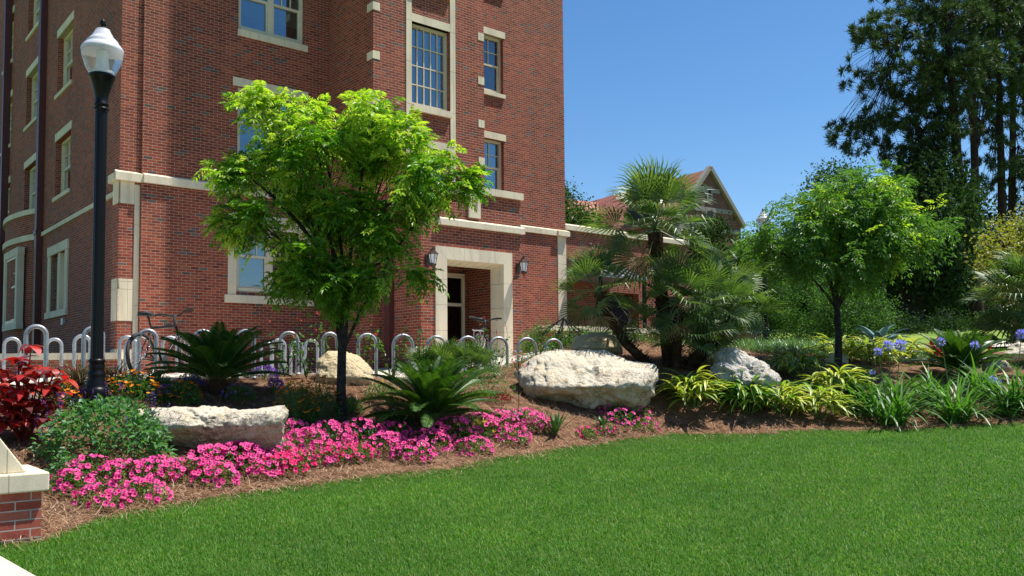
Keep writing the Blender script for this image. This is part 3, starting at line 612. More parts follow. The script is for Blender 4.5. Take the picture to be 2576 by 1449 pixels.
part(t, 'scupper', M['stone'])
# the door and its sidelight inside the porch
t = MB(); D_ = Fpt(2.3); ue = FW(1822, 1150, 2.3)[0]; e0, e1 = ue-1.15, ue
for q in ((e0, e0+.08, 1.9, 4.1), (e1-.08, e1, 1.9, 4.1), (e0, e1, 4.02, 4.14), (e0, e1, 3.28, 3.36), (e0, e1, 1.9, 2.1)): bx(t, D_, *q, -.09, -.01)
dd = part(t, 'door_frame', M['frame']); t = MB(); bx(t, D_, e0+.08, e1-.08, 2.1, 4.02, -.04, -.03); part(t, 'door_pane', glassmat('dark_door_glass', (.05, .07, .06), .02, 1), dd)
t = MB(); bx(t, D_, e0-.01, e1+.05, 1.9, 4.1, -.008, -.004); part(t, 'dark_backing', M['dark'], dd)  # thin near-black sheet behind the door glass, indoor shade put into its colour
# stone corner pilaster at the right end
t = MB()
for a, b in ((1.3, 2.3), (2.3, 3.2), (3.2, 4.1), (4.1, 5.05), (5.05, 5.955)):
    x0 = 11.05 if a < 3.1 else 11.09
    bx(t, Fpt(0), x0, 11.46, a+.004, b-.004, -.015, .1)
part(t, 'corner_quoin', M['stone'])

# connecting low wing on the right
wing = empty('brick_wing', fp(11.6, -.4, 2.0), 'low red brick wing with a cream coping and a dark metal canopy', 'building')
mb = MB(); wz = FW(2400, 916, -.4)[1]-.09
uw1 = FW(2700, 990, -.4)[0]
wall(mb, Fpt(-.4), 11.45, uw1, 1.3, wz, [(13.2, 15.4, 1.3, 4.3, .5), (16.3, 17.6, 2.8, 4.3, .2)])
mb.quad(fp(uw1, -.4, 1.3), fp(uw1, -8, 1.3), fp(uw1, -8, wz), fp(uw1, -.4, wz)); mb.quad(fp(11.45, -.4, wz-.05), fp(11.45, -8, wz-.05), fp(uw1, -8, wz-.05), fp(uw1, -.4, wz-.05))
part(mb, 'wall', M['brick'], wing)
t = MB(); course(t, Fpt(-.4), 11.46, uw1+.06, wz-.02, wz+.20, .10); part(t, 'coping', M['stone'], wing)
for q in ((13.2, 15.4, 1.3, 4.3, .46, .5), (16.3, 17.6, 2.8, 4.3, .16, .2)): t = MB(); bx(t, Fpt(-.4), *q); part(t, 'window', M['dark'], wing)
aw = [FW(2302, 1006, .6), FW(2490, 1030, .6)]; z_hi = aw[0][1]; u0_, u1_ = aw[0][0], aw[1][0]; z_lo = FW(2302, 1066, 1.6)[1]
t = MB(); t.hexa([fp(u0_, 1.3, z_lo-.08), fp(u1_, 1.3, z_lo-.08), fp(u1_, -.4, z_lo-.08), fp(u0_, -.4, z_lo-.08), fp(u0_, 1.3, z_lo), fp(u1_, 1.3, z_lo), fp(u1_, -.4, z_hi), fp(u0_, -.4, z_hi)])
k = u0_+.02
while k < u1_: t.bar(fp(k, 1.31, z_lo+.03), fp(k, -.4, z_hi+.03), .03, .06); k += .42
cn = part(t, 'canopy', M['darkmetal'], wing); 
for q in (u0_+.1, u1_-.1): t = MB(); t.bar(fp(q, 1.2, 1.9), fp(q, 1.2, z_lo-.08), .12); part(t, 'canopy_post', M['black'], cn)

# low brick wall with a cream cap left of the corner
def capwall(name, a, b, z0, z1, th, label, capt=.15, over=.05):
    a = np.array(a[:2]); b = np.array(b[:2]); d = (b-a)/np.linalg.norm(b-a); n_ = np.array([-d[1], d[0]])
    e = empty(name, (a[0], a[1], z0), label, 'wall')
    def P(s, k, z): q = a+d*s+n_*k; return (q[0], q[1], z)
    L = np.linalg.norm(b-a)
    def slab(m, s0_, s1_, k0, k1, za, zb): m.hexa([P(s0_, k0, za), P(s1_, k0, za), P(s1_, k1, za), P(s0_, k1, za), P(s0_, k0, zb), P(s1_, k0, zb), P(s1_, k1, zb), P(s0_, k1, zb)])
    m1 = MB(); slab(m1, 0, L, 0, th, z0, z1-capt); m1.build('wall', M['brick'], e, True)
    m2 = MB(); nblk = max(1, int(L/1.2))
    for i in range(nblk): slab(m2, -over+(L+2*over)*i/nblk+.003, -over+(L+2*over)*(i+1)/nblk-.003, -over, th+over, z1-capt, z1)
    m2.build('cap', M['stone'], e, True); return e
zc_ = at(100, 889, 19.6)[2]
capwall('garden_wall', at(-300, 889, 19.6), fp(-2.42, 0.1, 0), 1.2, zc_, .35, 'low brick wall with a cream stone cap running left from the shaded building corner')
pz = at(1396, 822, 27)[2]
q = at(1381, 825, 25.2)
capwall('planter_wall', q, (q[0]+U[0]*6, q[1]+U[1]*6), 1.5, at(1381, 818, 25.2)[2], .4, 'low capped brick planter wall half hidden behind the fan palm')
q1_, q2_ = at(1825, 838, 21), at(1915, 842, 21); capwall('planter_wall', q1_, q2_, 1.5, at(1870, 832, 21)[2], .3, 'short plain brick planter wall between the fan palm and the distant lamp post', capt=.06, over=.02)

# brick pier at the lower left, front faces the camera
pier = empty('brick_pier', tuple(at(50, 1300, 6.45)), 'red brick pier with an overhanging cream cap and sloped stone beside the lawn', 'pier')
zcap0 = float(at(50, 1239, 6.4)[2]); zcap1 = float(at(50, 1191, 6.4)[2]); Pc = at(103, 1340, 6.5)
def pp(a, b, z): q = Pc+U*a-W*b; return (q[0], q[1], z)   # a along the front (negative = left), b away from the camera
def pbox(m_, a0, a1, b0, b1, z0, z1, s=0): m_.hexa([pp(a0, b0, z0), pp(a1, b0, z0), pp(a1, b1, z0), pp(a0, b1, z0), pp(a0, b0, z1), pp(a1-s, b0, z1), pp(a1-s, b1, z1), pp(a0, b1, z1)])
mb = MB(); pbox(mb, -2.2, 0, 0, .62, .1, zcap0+.002)
cm = brickmat('pier_brick', [(.26, .05, .035), (.33, .07, .043), (.40, .10, .06), (.30, .07, .05), (.44, .13, .085)], (.42, .36, .31)); mb.build('brickwork', cm, pier, True)
mb = MB(); pbox(mb, -2.3, .04, -.05, .67, zcap0, zcap1); o = mb.build('cap', M['stone'], pier, True)
bv = o.modifiers.new('bevel', 'BEVEL'); bv.width = .012; bv.segments = 2
mb = MB(); mb.hexa([pp(-2.2, .03, zcap1), pp(-.09, .03, zcap1), pp(-.09, .59, zcap1), pp(-2.2, .59, zcap1), pp(-2.2, .03, zcap1+1.1), pp(-.86, .03, zcap1+1.1), pp(-.86, .59, zcap1+1.1), pp(-2.2, .59, zcap1+1.1)]); o = mb.build('sloped_stone', M['stone'], pier, True)
bv = o.modifiers.new('bevel', 'BEVEL'); bv.width = .01; bv.segments = 2

# distant hall with a clay tile roof
YAW2 = R(57.6); U2 = np.array([math.sin(YAW2), math.cos(YAW2), 0]); W2 = np.array([math.cos(YAW2), -math.sin(YAW2), 0])
FY = 92.0; Q0 = at(2668/SC, 1000/SC, FY); Q0[2] = 0
def h2(x, y, w_=0.0):
    d = ray(x/SC, y/SC); t = ((Q0-EYE)@W2+w_)/(d@W2); p = EYE+d*t; return float((p-Q0)@U2), float(p[2])
def hp(u, w_, z): p = Q0+U2*u+W2*w_; return (float(p[0]), float(p[1]), float(z))
hall = empty('gabled_hall', hp(0, 0, 3), 'distant brick hall with a steep red clay tile roof and a pale edged gable', 'building')
ua, za = h2(2790, 676); ur, ze_r = h2(2905, 884); ze = h2(2668, 858)[1]; urr = 2*ua
slope = (za-ze)/ua; L2 = 46.0
mb = MB(); mb.add([hp(0, 0, 2), hp(urr, 0, 2), hp(urr, 0, ze), hp(ua, 0, za), hp(0, 0, ze)], [(0, 1, 2, 3, 4)])
mb.quad(hp(0, 0, 2), hp(0, -L2, 2), hp(0, -L2, ze), hp(0, 0, ze)); mb.quad(hp(urr, 0, 2), hp(urr, -L2, 2), hp(urr, -L2, ze), hp(urr, 0, ze))
hw = mb.build('wall', M['brick_far'], hall, True)
mb = MB(); o_ = .35
for sgn, e0_ in ((0, -o_), (1, urr+o_)):
    zz = ze-slope*o_
    mb.hexa([hp(e0_, -.5, zz), hp(ua, -.5, za), hp(ua, -L2, za), hp(e0_, -L2, zz), hp(e0_, -.5, zz+.3), hp(ua, -.5, za+.3), hp(ua, -L2, za+.3), hp(e0_, -L2, zz+.3)])
# cross gable dormer roof on the left side
cg = -19.0; cw = 6.0; ch = 5.0; cu = -2.6
mb.hexa([hp(cu, cg-cw, ze-.2), hp(cu, cg, ze+ch), hp(4.5, cg, ze+ch), hp(4.5, cg-cw, ze-.2), hp(cu, cg-cw, ze), hp(cu, cg, ze+ch+.25), hp(4.5, cg, ze+ch+.25), hp(4.5, cg-cw, ze)])
mb.hexa([hp(cu, cg+cw, ze-.2), hp(cu, cg, ze+ch), hp(4.5, cg, ze+ch), hp(4.5, cg+cw, ze-.2), hp(cu, cg+cw, ze), hp(cu, cg, ze+ch+.25), hp(4.5, cg, ze+ch+.25), hp(4.5, cg+cw, ze)])
mb.build('roof', M['tile'], hall, True)
mb = MB(); mb.add([hp(cu, cg-cw, 2), hp(cu, cg+cw, 2), hp(cu, cg+cw, ze), hp(cu, cg, ze+ch), hp(cu, cg-cw, ze)], [(0, 1, 2, 3, 4)])
mb.quad(hp(cu, cg+cw, 2), hp(0, cg+cw, 2), hp(0, cg+cw, ze), hp(cu, cg+cw, ze)); mb.build('cross_gable', M['brick_far'], hall, True)
fs = simple('far_limestone', (.24, .22, .19), .8)
for a, b in ((hp(-o_, .12, ze-slope*o_+.2), hp(ua, .12, za+.45)), (hp(ua, .12, za+.45), hp(urr+o_, .12, ze-slope*o_+.2)), (hp(cu-.1, cg-cw, ze), hp(cu-.1, cg, ze+ch+.3)), (hp(cu-.1, cg+cw, ze), hp(cu-.1, cg, ze+ch+.3))):
    mb = MB(); mb.bar(a, b, .6, .4); mb.build('gable_coping', fs, hall, True)
for zb_ in (h2(2760, 745)[1], h2(2760, 822)[1], h2(2700, 893)[1]):
    mb = MB(); k0 = max(0, (zb_-ze)/slope) if zb_ > ze else 0; mb.hexa([hp(k0+.2, .08, zb_-.25), hp(urr-k0-.2, .08, zb_-.25), hp(urr-k0-.2, 0, zb_-.25), hp(k0+.2, 0, zb_-.25), hp(k0+.2, .08, zb_+.25), hp(urr-k0-.2, .08, zb_+.25), hp(urr-k0-.2, 0, zb_+.25), hp(k0+.2, 0, zb_+.25)]); mb.build('stone_band', fs, hall, True)
mb = MB(); mb.hexa([hp(-.12, .1, 2), hp(.6, .1, 2), hp(.6, 0, 2), hp(-.12, -.6, 2), hp(-.12, .1, ze), hp(.6, .1, ze), hp(.6, 0, ze), hp(-.12, -.6, ze)]); mb.build('stone_quoin', fs, hall, True)
def hwin(pts, nm='window'):
    m_ = MB(); m_.hexa(pts); f_ = m_.build(nm, M['frame'], hall, True); return f_
for (x0, x1, y0_w, y1_w) in ((2787, 2797, 742, 783), (2783, 2806, 830, 876)):
    a, z1_ = h2(x0, y0_w); b, z0_ = h2(x1, y1_w)
    m_ = MB(); m_.hexa([hp(a-.25, .1, z0_-.3), hp(b+.25, .1, z0_-.3), hp(b+.25, 0, z0_-.3), hp(a-.25, 0, z0_-.3), hp(a-.25, .1, z1_+.25), hp(b+.25, .1, z1_+.25), hp(b+.25, 0, z1_+.25), hp(a-.25, 0, z1_+.25)]); f_ = m_.build('window', fs, hall, True)
    m_ = MB(); m_.hexa([hp(a, .13, z0_), hp(b, .13, z0_), hp(b, 0, z0_), hp(a, 0, z0_), hp(a, .13, z1_), hp(b, .13, z1_), hp(b, 0, z1_), hp(a, 0, z1_)]); m_.build('pane', M['dark'], f_, True)
for wc, zz0, du in ((cg-2.2, ze-3.2, cu), (cg+.2, ze-3.2, cu), (cg+2.6, ze-3.2, cu), (-4, ze-3.6, 0), (-7, ze-3.6, 0), (-10, ze-3.6, 0)):
    m_ = MB(); m_.hexa([hp(du-.1, wc-.95, zz0), hp(du, wc-.95, zz0), hp(du, wc+.95, zz0), hp(du-.1, wc+.95, zz0), hp(du-.1, wc-.95, zz0+2.8), hp(du, wc-.95, zz0+2.8), hp(du, wc+.95, zz0+2.8), hp(du-.1, wc+.95, zz0+2.8)]); f_ = m_.build('window', fs, hall, True)
    m_ = MB(); m_.hexa([hp(du-.14, wc-.7, zz0+.25), hp(du, wc-.7, zz0+.25), hp(du, wc+.7, zz0+.25), hp(du-.14, wc+.7, zz0+.25), hp(du-.14, wc-.7, zz0+2.55), hp(du, wc-.7, zz0+2.55), hp(du, wc+.7, zz0+2.55), hp(du-.14, wc+.7, zz0+2.55)]); m_.build('pane', M['dark'], f_, True)
# shed dormer near the gable
m_ = MB(); m_.hexa([hp(.5, -9, ze+.3), hp(4, -9, ze+.3), hp(4, -3.5, ze+.3), hp(.5, -3.5, ze+.3), hp(.5, -9, ze+2.6), hp(4, -9, ze+3.2), hp(4, -3.5, ze+3.2), hp(.5, -3.5, ze+2.6)]); dm = m_.build('dormer', M['tile'], hall, True)
m_ = MB(); m_.hexa([hp(.38, -8.6, ze+.6), hp(.5, -8.6, ze+.6), hp(.5, -3.9, ze+.6), hp(.38, -3.9, ze+.6), hp(.38, -8.6, ze+2.3), hp(.5, -8.6, ze+2.3), hp(.5, -3.9, ze+2.3), hp(.38, -3.9, ze+2.3)]); m_.build('window', M['dark'], dm, True)
# far buildings glimpsed between the tree trunks
for px0, px1, Yb, ytop, lab in ((2060, 2210, 62, 700, 'shaded brick building with pale stone trim glimpsed behind the oak trunk'), (2330, 2500, 80, 655, 'distant brick building with a clay tile roof glimpsed between the pine and oak trunks')):
    a, b = at(px0, 850, Yb), at(px1, 850, Yb+3); zt_ = at(px0, ytop, Yb)[2]
    e = empty('campus_building', (a[0], a[1], 3), lab, 'building')
    m_ = MB(); m_.hexa([(a[0], a[1], 2), (b[0], b[1], 2), (b[0], b[1]+12, 2), (a[0], a[1]+12, 2), (a[0], a[1], zt_), (b[0], b[1], zt_), (b[0], b[1]+12, zt_), (a[0], a[1]+12, zt_)]); m_.build('wall', M['brick_far'], e, True)
    m_ = MB(); m_.hexa([(a[0]-.5, a[1]-.5, zt_), (b[0]+.5, b[1]-.5, zt_), (b[0]+.5, b[1]+12, zt_), (a[0]-.5, a[1]+12, zt_), (a[0]-.5, a[1]+4.5, zt_+3), (b[0]+.5, b[1]+4.5, zt_+3), (b[0]+.5, b[1]+8, zt_+3), (a[0]-.5, a[1]+8, zt_+3)]); m_.build('roof', M['tile'], e, True)
    for i in range(4):
        f = (i+.5)/4; c = a*(1-f)+b*f
        for zz in (3.9, 7.0):
            if zz+1.6 < zt_: 
                m_ = MB(); m_.box(c[0]-.7, c[0]+.7, c[1]-.12, c[1]-.02+.1, zz, zz+1.9); f_ = m_.build('window', fs, e, True); m_ = MB(); m_.box(c[0]-.5, c[0]+.5, c[1]-.16, c[1], zz+.15, zz+1.75); m_.build('pane', M['dark'], f_, True)
# ---------------------------------------------------------------- generic plant builders
GA = 2.399963
def nrm(a): return a/np.maximum(np.linalg.norm(a, axis=-1, keepdims=True), 1e-9)
def rdir(n, up=0.0):
    v = rg.normal(size=(n, 3)); v[:, 2] += up; return nrm(v)
class QB:                                       # fast collector of quads
    def __init__(s): s.V = []; s.F = []; s.M = []; s.n = 0
    def add(s, V, F, m=0):
        V = np.asarray(V, float).reshape(-1, 3); F = np.asarray(F).reshape(-1, 4); s.V.append(V); s.F.append(F+s.n); s.M.append(np.full(len(F), m) if np.isscalar(m) else np.asarray(m)); s.n += len(V)
    def leaves(s, P, D, L, Wd, m=0, up=None, droop=0.0, fold=.0):
        n = len(P); D = nrm(D); L = np.broadcast_to(L, n)[:, None]; Wd = np.broadcast_to(Wd, n)[:, None]
        upv = np.array([0, 0, 1.0])+rg.normal(size=(n, 3))*.45 if up is None else up
        S = nrm(np.cross(D, upv)); Nn = nrm(np.cross(S, D))
        mid = P+D*L*.45+Nn*Wd*fold; tip = P+D*L-np.array([0, 0, 1.0])*L*droop
        V = np.stack([P, mid+S*Wd/2, tip, mid-S*Wd/2], 1).reshape(-1, 3); F = np.arange(n*4).reshape(-1, 4); s.add(V, F, m)
    def strips(s, P, az, el, L, Wd, bend, segs=5, m=0, tipw=.05, base=.5, peak=.35, twist=0.0, curl=0.0):
        # curved straps: start at P going out at azimuth az, elevation el, bending down by bend (radians) over the length
        n = len(P); P = np.asarray(P, float); az = np.broadcast_to(az, n); el = np.broadcast_to(el, n); L = np.broadcast_to(L, n); Wd = np.broadcast_to(Wd, n); bend = np.broadcast_to(bend, n)
        t = np.linspace(0, 1, segs+1); pts = [P]; a = az.copy()
        for i in range(segs):
            e = el-bend*(t[i]+t[i+1])/2; a = az+curl*t[i]; d = np.stack([np.cos(a)*np.cos(e), np.sin(a)*np.cos(e), np.sin(e)], 1)
            pts.append(pts[-1]+d*(L/segs)[:, None])
        sd = np.stack([-np.sin(az+twist), np.cos(az+twist), np.zeros(n)+np.sin(twist)*.6], 1); sd = nrm(sd)
        rows = []
        for i in range(segs+1):
            x = t[i]; wv = (base+(1-base)*min(1, x/peak)) if x < peak else (1-(1-tipw)*((x-peak)/(1-peak))**1.6)
            rows.append(np.stack([pts[i]-sd*(Wd*wv/2)[:, None], pts[i]+sd*(Wd*wv/2)[:, None]], 1))
        V = np.stack(rows, 1).reshape(n, -1, 3); k = (segs+1)*2
        f = np.array([[2*i, 2*i+1, 2*i+3, 2*i+2] for i in range(segs)]); F = (np.arange(n)[:, None, None]*k+f[None]).reshape(-1, 4)
        s.add(V.reshape(-1, 3), F, m if np.isscalar(m) else np.repeat(m, segs))
        return pts
    def mesh(s, name, mats): return npmesh(name, np.concatenate(s.V), np.concatenate(s.F), mats, np.concatenate(s.M))
    def build(s, name, mats, parent=None, loc=(0, 0, 0), world=False): return link(name, s.mesh(name, mats), parent, loc, world)
def inpoly(P, poly):
    x, y = P[:, 0], P[:, 1]; c = np.zeros(len(P), bool); n = len(poly)
    for i in range(n):
        x1, y1 = poly[i]; x2, y2 = poly[(i+1) % n]
        if y1 == y2: continue
        c ^= ((y1 > y) != (y2 > y)) & (x < (x2-x1)*(y-y1)/(y2-y1)+x1)
    return c
def crown_pts(poly, n, Y, depth, edge=0.0):
    # points filling a volume: the outline gives width and height, the depth is its own ellipsoid
    poly = np.array(poly, float); lo, hi = poly.min(0), poly.max(0); P = []
    while len(P) < n:
        q = rg.uniform(lo, hi, (n*3, 2)); q = q[inpoly(q, poly)]; P += list(q)
    P = np.array(P[:n]); c = (lo+hi)/2; r = np.sqrt((((P-c)/((hi-lo)/2))**2).sum(1)); dd = np.sqrt(np.clip(1.15-r*r, .06, 1))*depth
    y = Y+rg.uniform(-1, 1, n)*dd
    d = FWD[None]+RGT[None]*((P[:, 0]-XP)/F_PX)[:, None]+UPV[None]*((YP-P[:, 1])/F_PX)[:, None]
    return EYE[None]+d*(y/d[:, 1])[:, None]
def clumpy(poly, nc, per, Y, depth, sg, shrink=.86, dy=-12):
    pa = np.array(poly, float); pc = (pa.min(0)+pa.max(0))/2; poly = (pc+(pa-pc)*shrink+[0, dy]).tolist(); c = crown_pts(poly, nc, Y, depth); return np.repeat(c, per, 0)+np.clip(rg.normal(size=(nc*per, 3)), -1.7, 1.7)*sg*np.array([1, 1, .8])
def kmeans(P, k, it=6):
    C = P[rg.choice(len(P), k, replace=False)].copy()
    for _ in range(it):
        a = np.argmin(((P[:, None]-C[None])**2).sum(2), 1)
        for i in range(k):
            if (a == i).any(): C[i] = P[a == i].mean(0)
    return C, a
def bez(a, b, bow, n=6):
    a, b = np.array(a, float), np.array(b, float); m = (a+b)/2+np.array(bow); t = np.linspace(0, 1, n)[:, None]
    return a*(1-t)**2+2*m*t*(1-t)+b*t*t
def tree(name, label, cat, trunk_pts, trunk_r, tips, nl, mat_bark, leaffn, group=None, twig=.006, sag=.1, sub=3, limb_r=.55, leafname='crown', nside=9):
    base = trunk_pts[0]; e = empty(name, tuple(base), label, cat, group)
    mb = MB(); mb.tube(trunk_pts, trunk_r, nside); fork = np.array(trunk_pts[-1], float); r0 = trunk_r[-1]
    C, a = kmeans(tips, nl)
    tp = np.array(trunk_pts, float)
    for i in range(nl):
        st = fork if tp.shape[0] < 4 else tp[rg.integers(max(1, len(tp)//2), len(tp))]
        h = C[i]-st; L_ = np.linalg.norm(h); bow = np.array([-h[0]*.1, -h[1]*.1, L_*.1])
        p = bez(st, C[i], bow, 7); mb.tube(p, np.linspace(r0*limb_r, twig*2.2, 7), 6, cap=False)
        T = tips[a == i]
        for j_, q in enumerate(T):
            if j_ % sub: continue
            s_ = p[rg.integers(3, 7)]; mb.tube(bez(s_, q, rg.normal(size=3)*.06*np.linalg.norm(q-s_)+[0, 0, .03], 4), [twig*1.6, twig*1.2, twig, twig*.6], 4, cap=False)
    mb.build('trunk', mat_bark, e, True)
    qb, mats = leaffn(tips, C[a]); qb.build(leafname, mats, e, world=True)
    return e
def pinnate(tips, cen, per=9, L=.20, lf=.080, pairs=5, newfrac=.25, top=None, mats=('pist', 'pist_new')):
    qb = QB(); n = len(tips)*per; P = np.repeat(tips, per, 0); out = nrm(np.repeat(tips-cen, per, 0)*1.2+[0, 0, .25]); D = nrm(rdir(n)+out*.75)
    P = P-out*rg.uniform(0, .16, (n, 1))+rg.normal(size=(n, 3))*.035; Ln = L*rg.uniform(.7, 1.2, n)
    side = nrm(np.cross(D, np.array([0, 0, 1.0])+rg.normal(size=(n, 3))*.3)); S, Dd, Pp, Wl, Ll = [], [], [], [], []
    ishoot = np.repeat(rg.uniform(size=len(tips)), per)
    z = np.repeat(tips[:, 2], per); hi = (z-z.min())/(z.max()-z.min()); new = (ishoot < newfrac*(.2+3.6*hi*hi))
    mi = []
    for k in range(pairs*2+1):
        t = 1.0 if k == pairs*2 else (.25+.72*(k//2)/(pairs-1)); sg = 0 if k == pairs*2 else (1 if k % 2 else -1)
        pos = P+D*(Ln*t)[:, None]-np.array([0, 0, 1.0])*(Ln*t*t*.45)[:, None]
        dd = nrm(D*.55+side*sg*.9-np.array([0, 0, .45])); Pp.append(pos); Dd.append(dd); Ll.append(lf*(Ln/L)*(1.05-.35*abs(t-.55))); mi.append(new.astype(int))
    qb.leaves(np.concatenate(Pp), np.concatenate(Dd), np.concatenate(Ll), np.concatenate(Ll)*.36, m=np.concatenate(mi), droop=.12, fold=.25)
    return qb, [M[k] for k in mats]
def broad(mat, per, L, Wf=.5, spread=.25, up=.3):
    def f(tips, cen):
        qb = QB(); n = len(tips)*per; P = np.repeat(tips, per, 0)+rg.normal(size=(n, 3))*spread
        l_ = L*rg.uniform(.6, 1.3, n); qb.leaves(P, rdir(n, .1), l_, l_*Wf, up=nrm(rg.normal(size=(n, 3))+[0, 0, up*2]), fold=.15); return qb, [mat] if not isinstance(mat, list) else mat
    return f
def needles(per=34, L=.24, Wd=.013):
    def f(tips, cen):
        qb = QB(); n = len(tips)*per; P = np.repeat(tips, per, 0)+rg.normal(size=(n, 3))*.03; ax = np.repeat(nrm(rdir(len(tips))*.6+nrm(tips-cen)+[0, 0, .5]), per, 0)
        qb.leaves(P, nrm(rdir(n)+ax*.75), L*rg.uniform(.7, 1.15, n), Wd); return qb, [M['pine']]
    return f

# ---------------------------------------------------------------- the two young feathery-leaved trees
def P3(px, py, Y): return at(px, py, Y)
T1 = [(540, 425), (585, 400), (575, 330), (625, 300), (600, 245), (650, 205), (760, 232), (850, 226), (870, 262), (955, 262), (1000, 310), (1070, 312), (1135, 352), (1140, 410), (1205, 420), (1200, 452), (1150, 500), (1110, 560), (1060, 610), (1010, 690), (960, 740), (880, 810), (830, 808), (740, 770), (700, 760), (690, 690), (640, 640), (560, 560), (515, 545), (560, 500)]
tips1 = np.concatenate([clumpy(T1, 86, 7, 11.05, .66, .125, .92, -20), crown_pts([(520, 530), (570, 525), (585, 560), (530, 565)], 7, 10.8, .08), crown_pts([(545, 415), (590, 405), (600, 440), (560, 450)], 8, 10.9, .1), crown_pts([(1170, 420), (1215, 425), (1200, 470), (1160, 460)], 9, 10.9, .12), crown_pts([(630, 215), (680, 200), (700, 250), (640, 260)], 9, 11.1, .12), crown_pts([(1020, 680), (1080, 680), (1075, 705), (1030, 705)], 6, 10.9, .1)])
b1 = gat(860, 11.0, 1068); b1 = (b1.x, b1.y, b1.z-.05)
tr1 = [b1, P3(858, 980, 11.0), P3(860, 890, 11.0), P3(866, 800, 11.02), P3(872, 740, 11.0)]
tree('young_shade_tree', 'young tree with bright lime feathery leaves and a slim dark trunk before the building', 'tree', tr1, [.072, .060, .056, .054, .05], tips1, 18, M['bark'], pinnate, twig=.004, limb_r=.5, sub=4)
T2 = [(1880, 580), (1885, 540), (1920, 535), (1985, 530), (1975, 490), (2040, 475), (2090, 490), (2120, 440), (2190, 420), (2250, 455), (2255, 510), (2330, 535), (2385, 575), (2375, 620), (2300, 650), (2240, 640), (2220, 700), (2150, 740), (2090, 740), (2020, 700), (1960, 690), (1890, 650)]
b2 = gat(2108, 16.0, 925); b2 = (b2.x, b2.y, b2.z-.05)
tree('young_shade_tree', 'slender tree with a broad pale green crown standing right of the fan palm', 'tree', [b2, P3(2110, 850, 16), P3(2106, 780, 16), P3(2102, 720, 16)], [.075, .06, .052, .045], clumpy(T2, 92, 7, 16.0, 1.2, .2, .9, 6), 16, M['bark'],
     lambda t, c: pinnate(t, c, per=7, L=.26, lf=.09, pairs=4, newfrac=.07, mats=('pist_b', 'pist_new')), twig=.005, sub=5)

# ---------------------------------------------------------------- pines, oaks and shrubs in the background
def px_trunk(lst, Y): return [tuple(at(x, y, Y)) for x, y in lst]
pines = [
 ('tall pine with a long lowest branch reaching left into the blue sky', 38, [(2464, 835), (2448, 700), (2430, 560), (2408, 400), (2396, 240), (2380, 60), (2368, -130)], .30,
  [([(2095, 310), (2150, 285), (2240, 285), (2330, 262), (2400, 275), (2395, 330), (2360, 385), (2290, 410), (2200, 388), (2130, 380)], 105, .9), ([(2150, 170), (2230, 150), (2330, 150), (2420, 160), (2420, 225), (2330, 250), (2240, 235), (2160, 220)], 60, 1.6),
   ([(2172, 60), (2215, 20), (2300, -40), (2420, -160), (2480, -100), (2480, 150), (2380, 190), (2290, 130), (2220, 140), (2165, 110)], 210, 2.6), ([(2240, 240), (2400, 230), (2440, 300), (2420, 350), (2300, 290)], 30, 1.2)]),
 ('tall straight pine close behind the leaning one', 42, [(2463, 830), (2456, 640), (2452, 420), (2446, 200), (2440, -120)], .27, [([(2400, -140), (2540, -140), (2540, 60), (2500, 220), (2440, 330), (2400, 200)], 150, 2.2)]),
 ('pine with a bare lower trunk near the right edge', 44, [(2530, 760), (2522, 600), (2518, 400), (2512, 180), (2505, -120)], .26, [([(2450, -100), (2640, -120), (2620, 120), (2580, 330), (2540, 480), (2470, 470), (2440, 300)], 230, 2.4)]),
 ('rightmost pine behind the olive coloured tree', 46, [(2547, 760), (2545, 560), (2548, 300), (2552, -120)], .26, [([(2540, -60), (2700, -60), (2700, 520), (2560, 560), (2520, 420)], 220, 2.4)]),
]
for lab, Y, tk, r, polys in pines:
    tips = np.concatenate([np.repeat(crown_pts(p, max(4, n//4), Y, d), 9, 0)+rg.normal(size=(max(4, n//4)*9, 3))*[.5, .5, .2] for p, n, d in polys]); tk_ = px_trunk(tk, Y); tk_[0] = (tk_[0][0], tk_[0][1], g1(tk_[0][0], tk_[0][1])-.1)
    tree('pine_tree', lab, 'tree', tk_, list(np.linspace(r*1.0, r*.35, len(tk_))), tips, 14 if len(tips) > 150 else 9, M['pinebark'], needles(60, .34, .042), 'tall pines', twig=.010, sub=1, limb_r=.3)
def bgtree(lab, poly, Y, depth, n, mat, trunk, r, per=34, L=.16, spread=.32, name='oak_tree', nl=9, group=None, **k):
    tips = crown_pts(poly, n, Y, depth); tk_ = px_trunk(trunk, Y); tk_[0] = (tk_[0][0], tk_[0][1], g1(tk_[0][0], tk_[0][1])-.1)
    return tree(name, lab, 'tree', tk_, list(np.linspace(r, r*.6, len(tk_))), tips, nl, M['bark'], broad(M[mat], per, L, .55, spread), group, twig=.02, sub=2, **k)
bgtree('soft grey green oak with an airy crown against the sky', [(2030, 470), (2060, 430), (2120, 412), (2170, 440), (2200, 500), (2180, 600), (2060, 600)], 55, 2.6, 150, 'oak', [(2120, 800), (2118, 620), (2116, 520)], .3, L=.22, per=40, spread=.42, group='background oaks')
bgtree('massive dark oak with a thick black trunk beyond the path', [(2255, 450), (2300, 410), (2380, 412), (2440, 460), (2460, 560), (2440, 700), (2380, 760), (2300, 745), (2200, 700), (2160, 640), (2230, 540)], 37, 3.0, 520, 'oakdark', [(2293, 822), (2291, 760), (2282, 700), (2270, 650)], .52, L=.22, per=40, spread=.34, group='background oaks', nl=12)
bgtree('dark oak crown behind the small street lamp at the rear right', [(2380, 560), (2480, 540), (2620, 520), (2700, 640), (2640, 770), (2500, 780), (2400, 740), (2360, 650)], 48, 3.0, 420, 'oakdark', [(2510, 815), (2505, 700), (2500, 640)], .35, L=.22, per=36, spread=.42, group='background oaks')
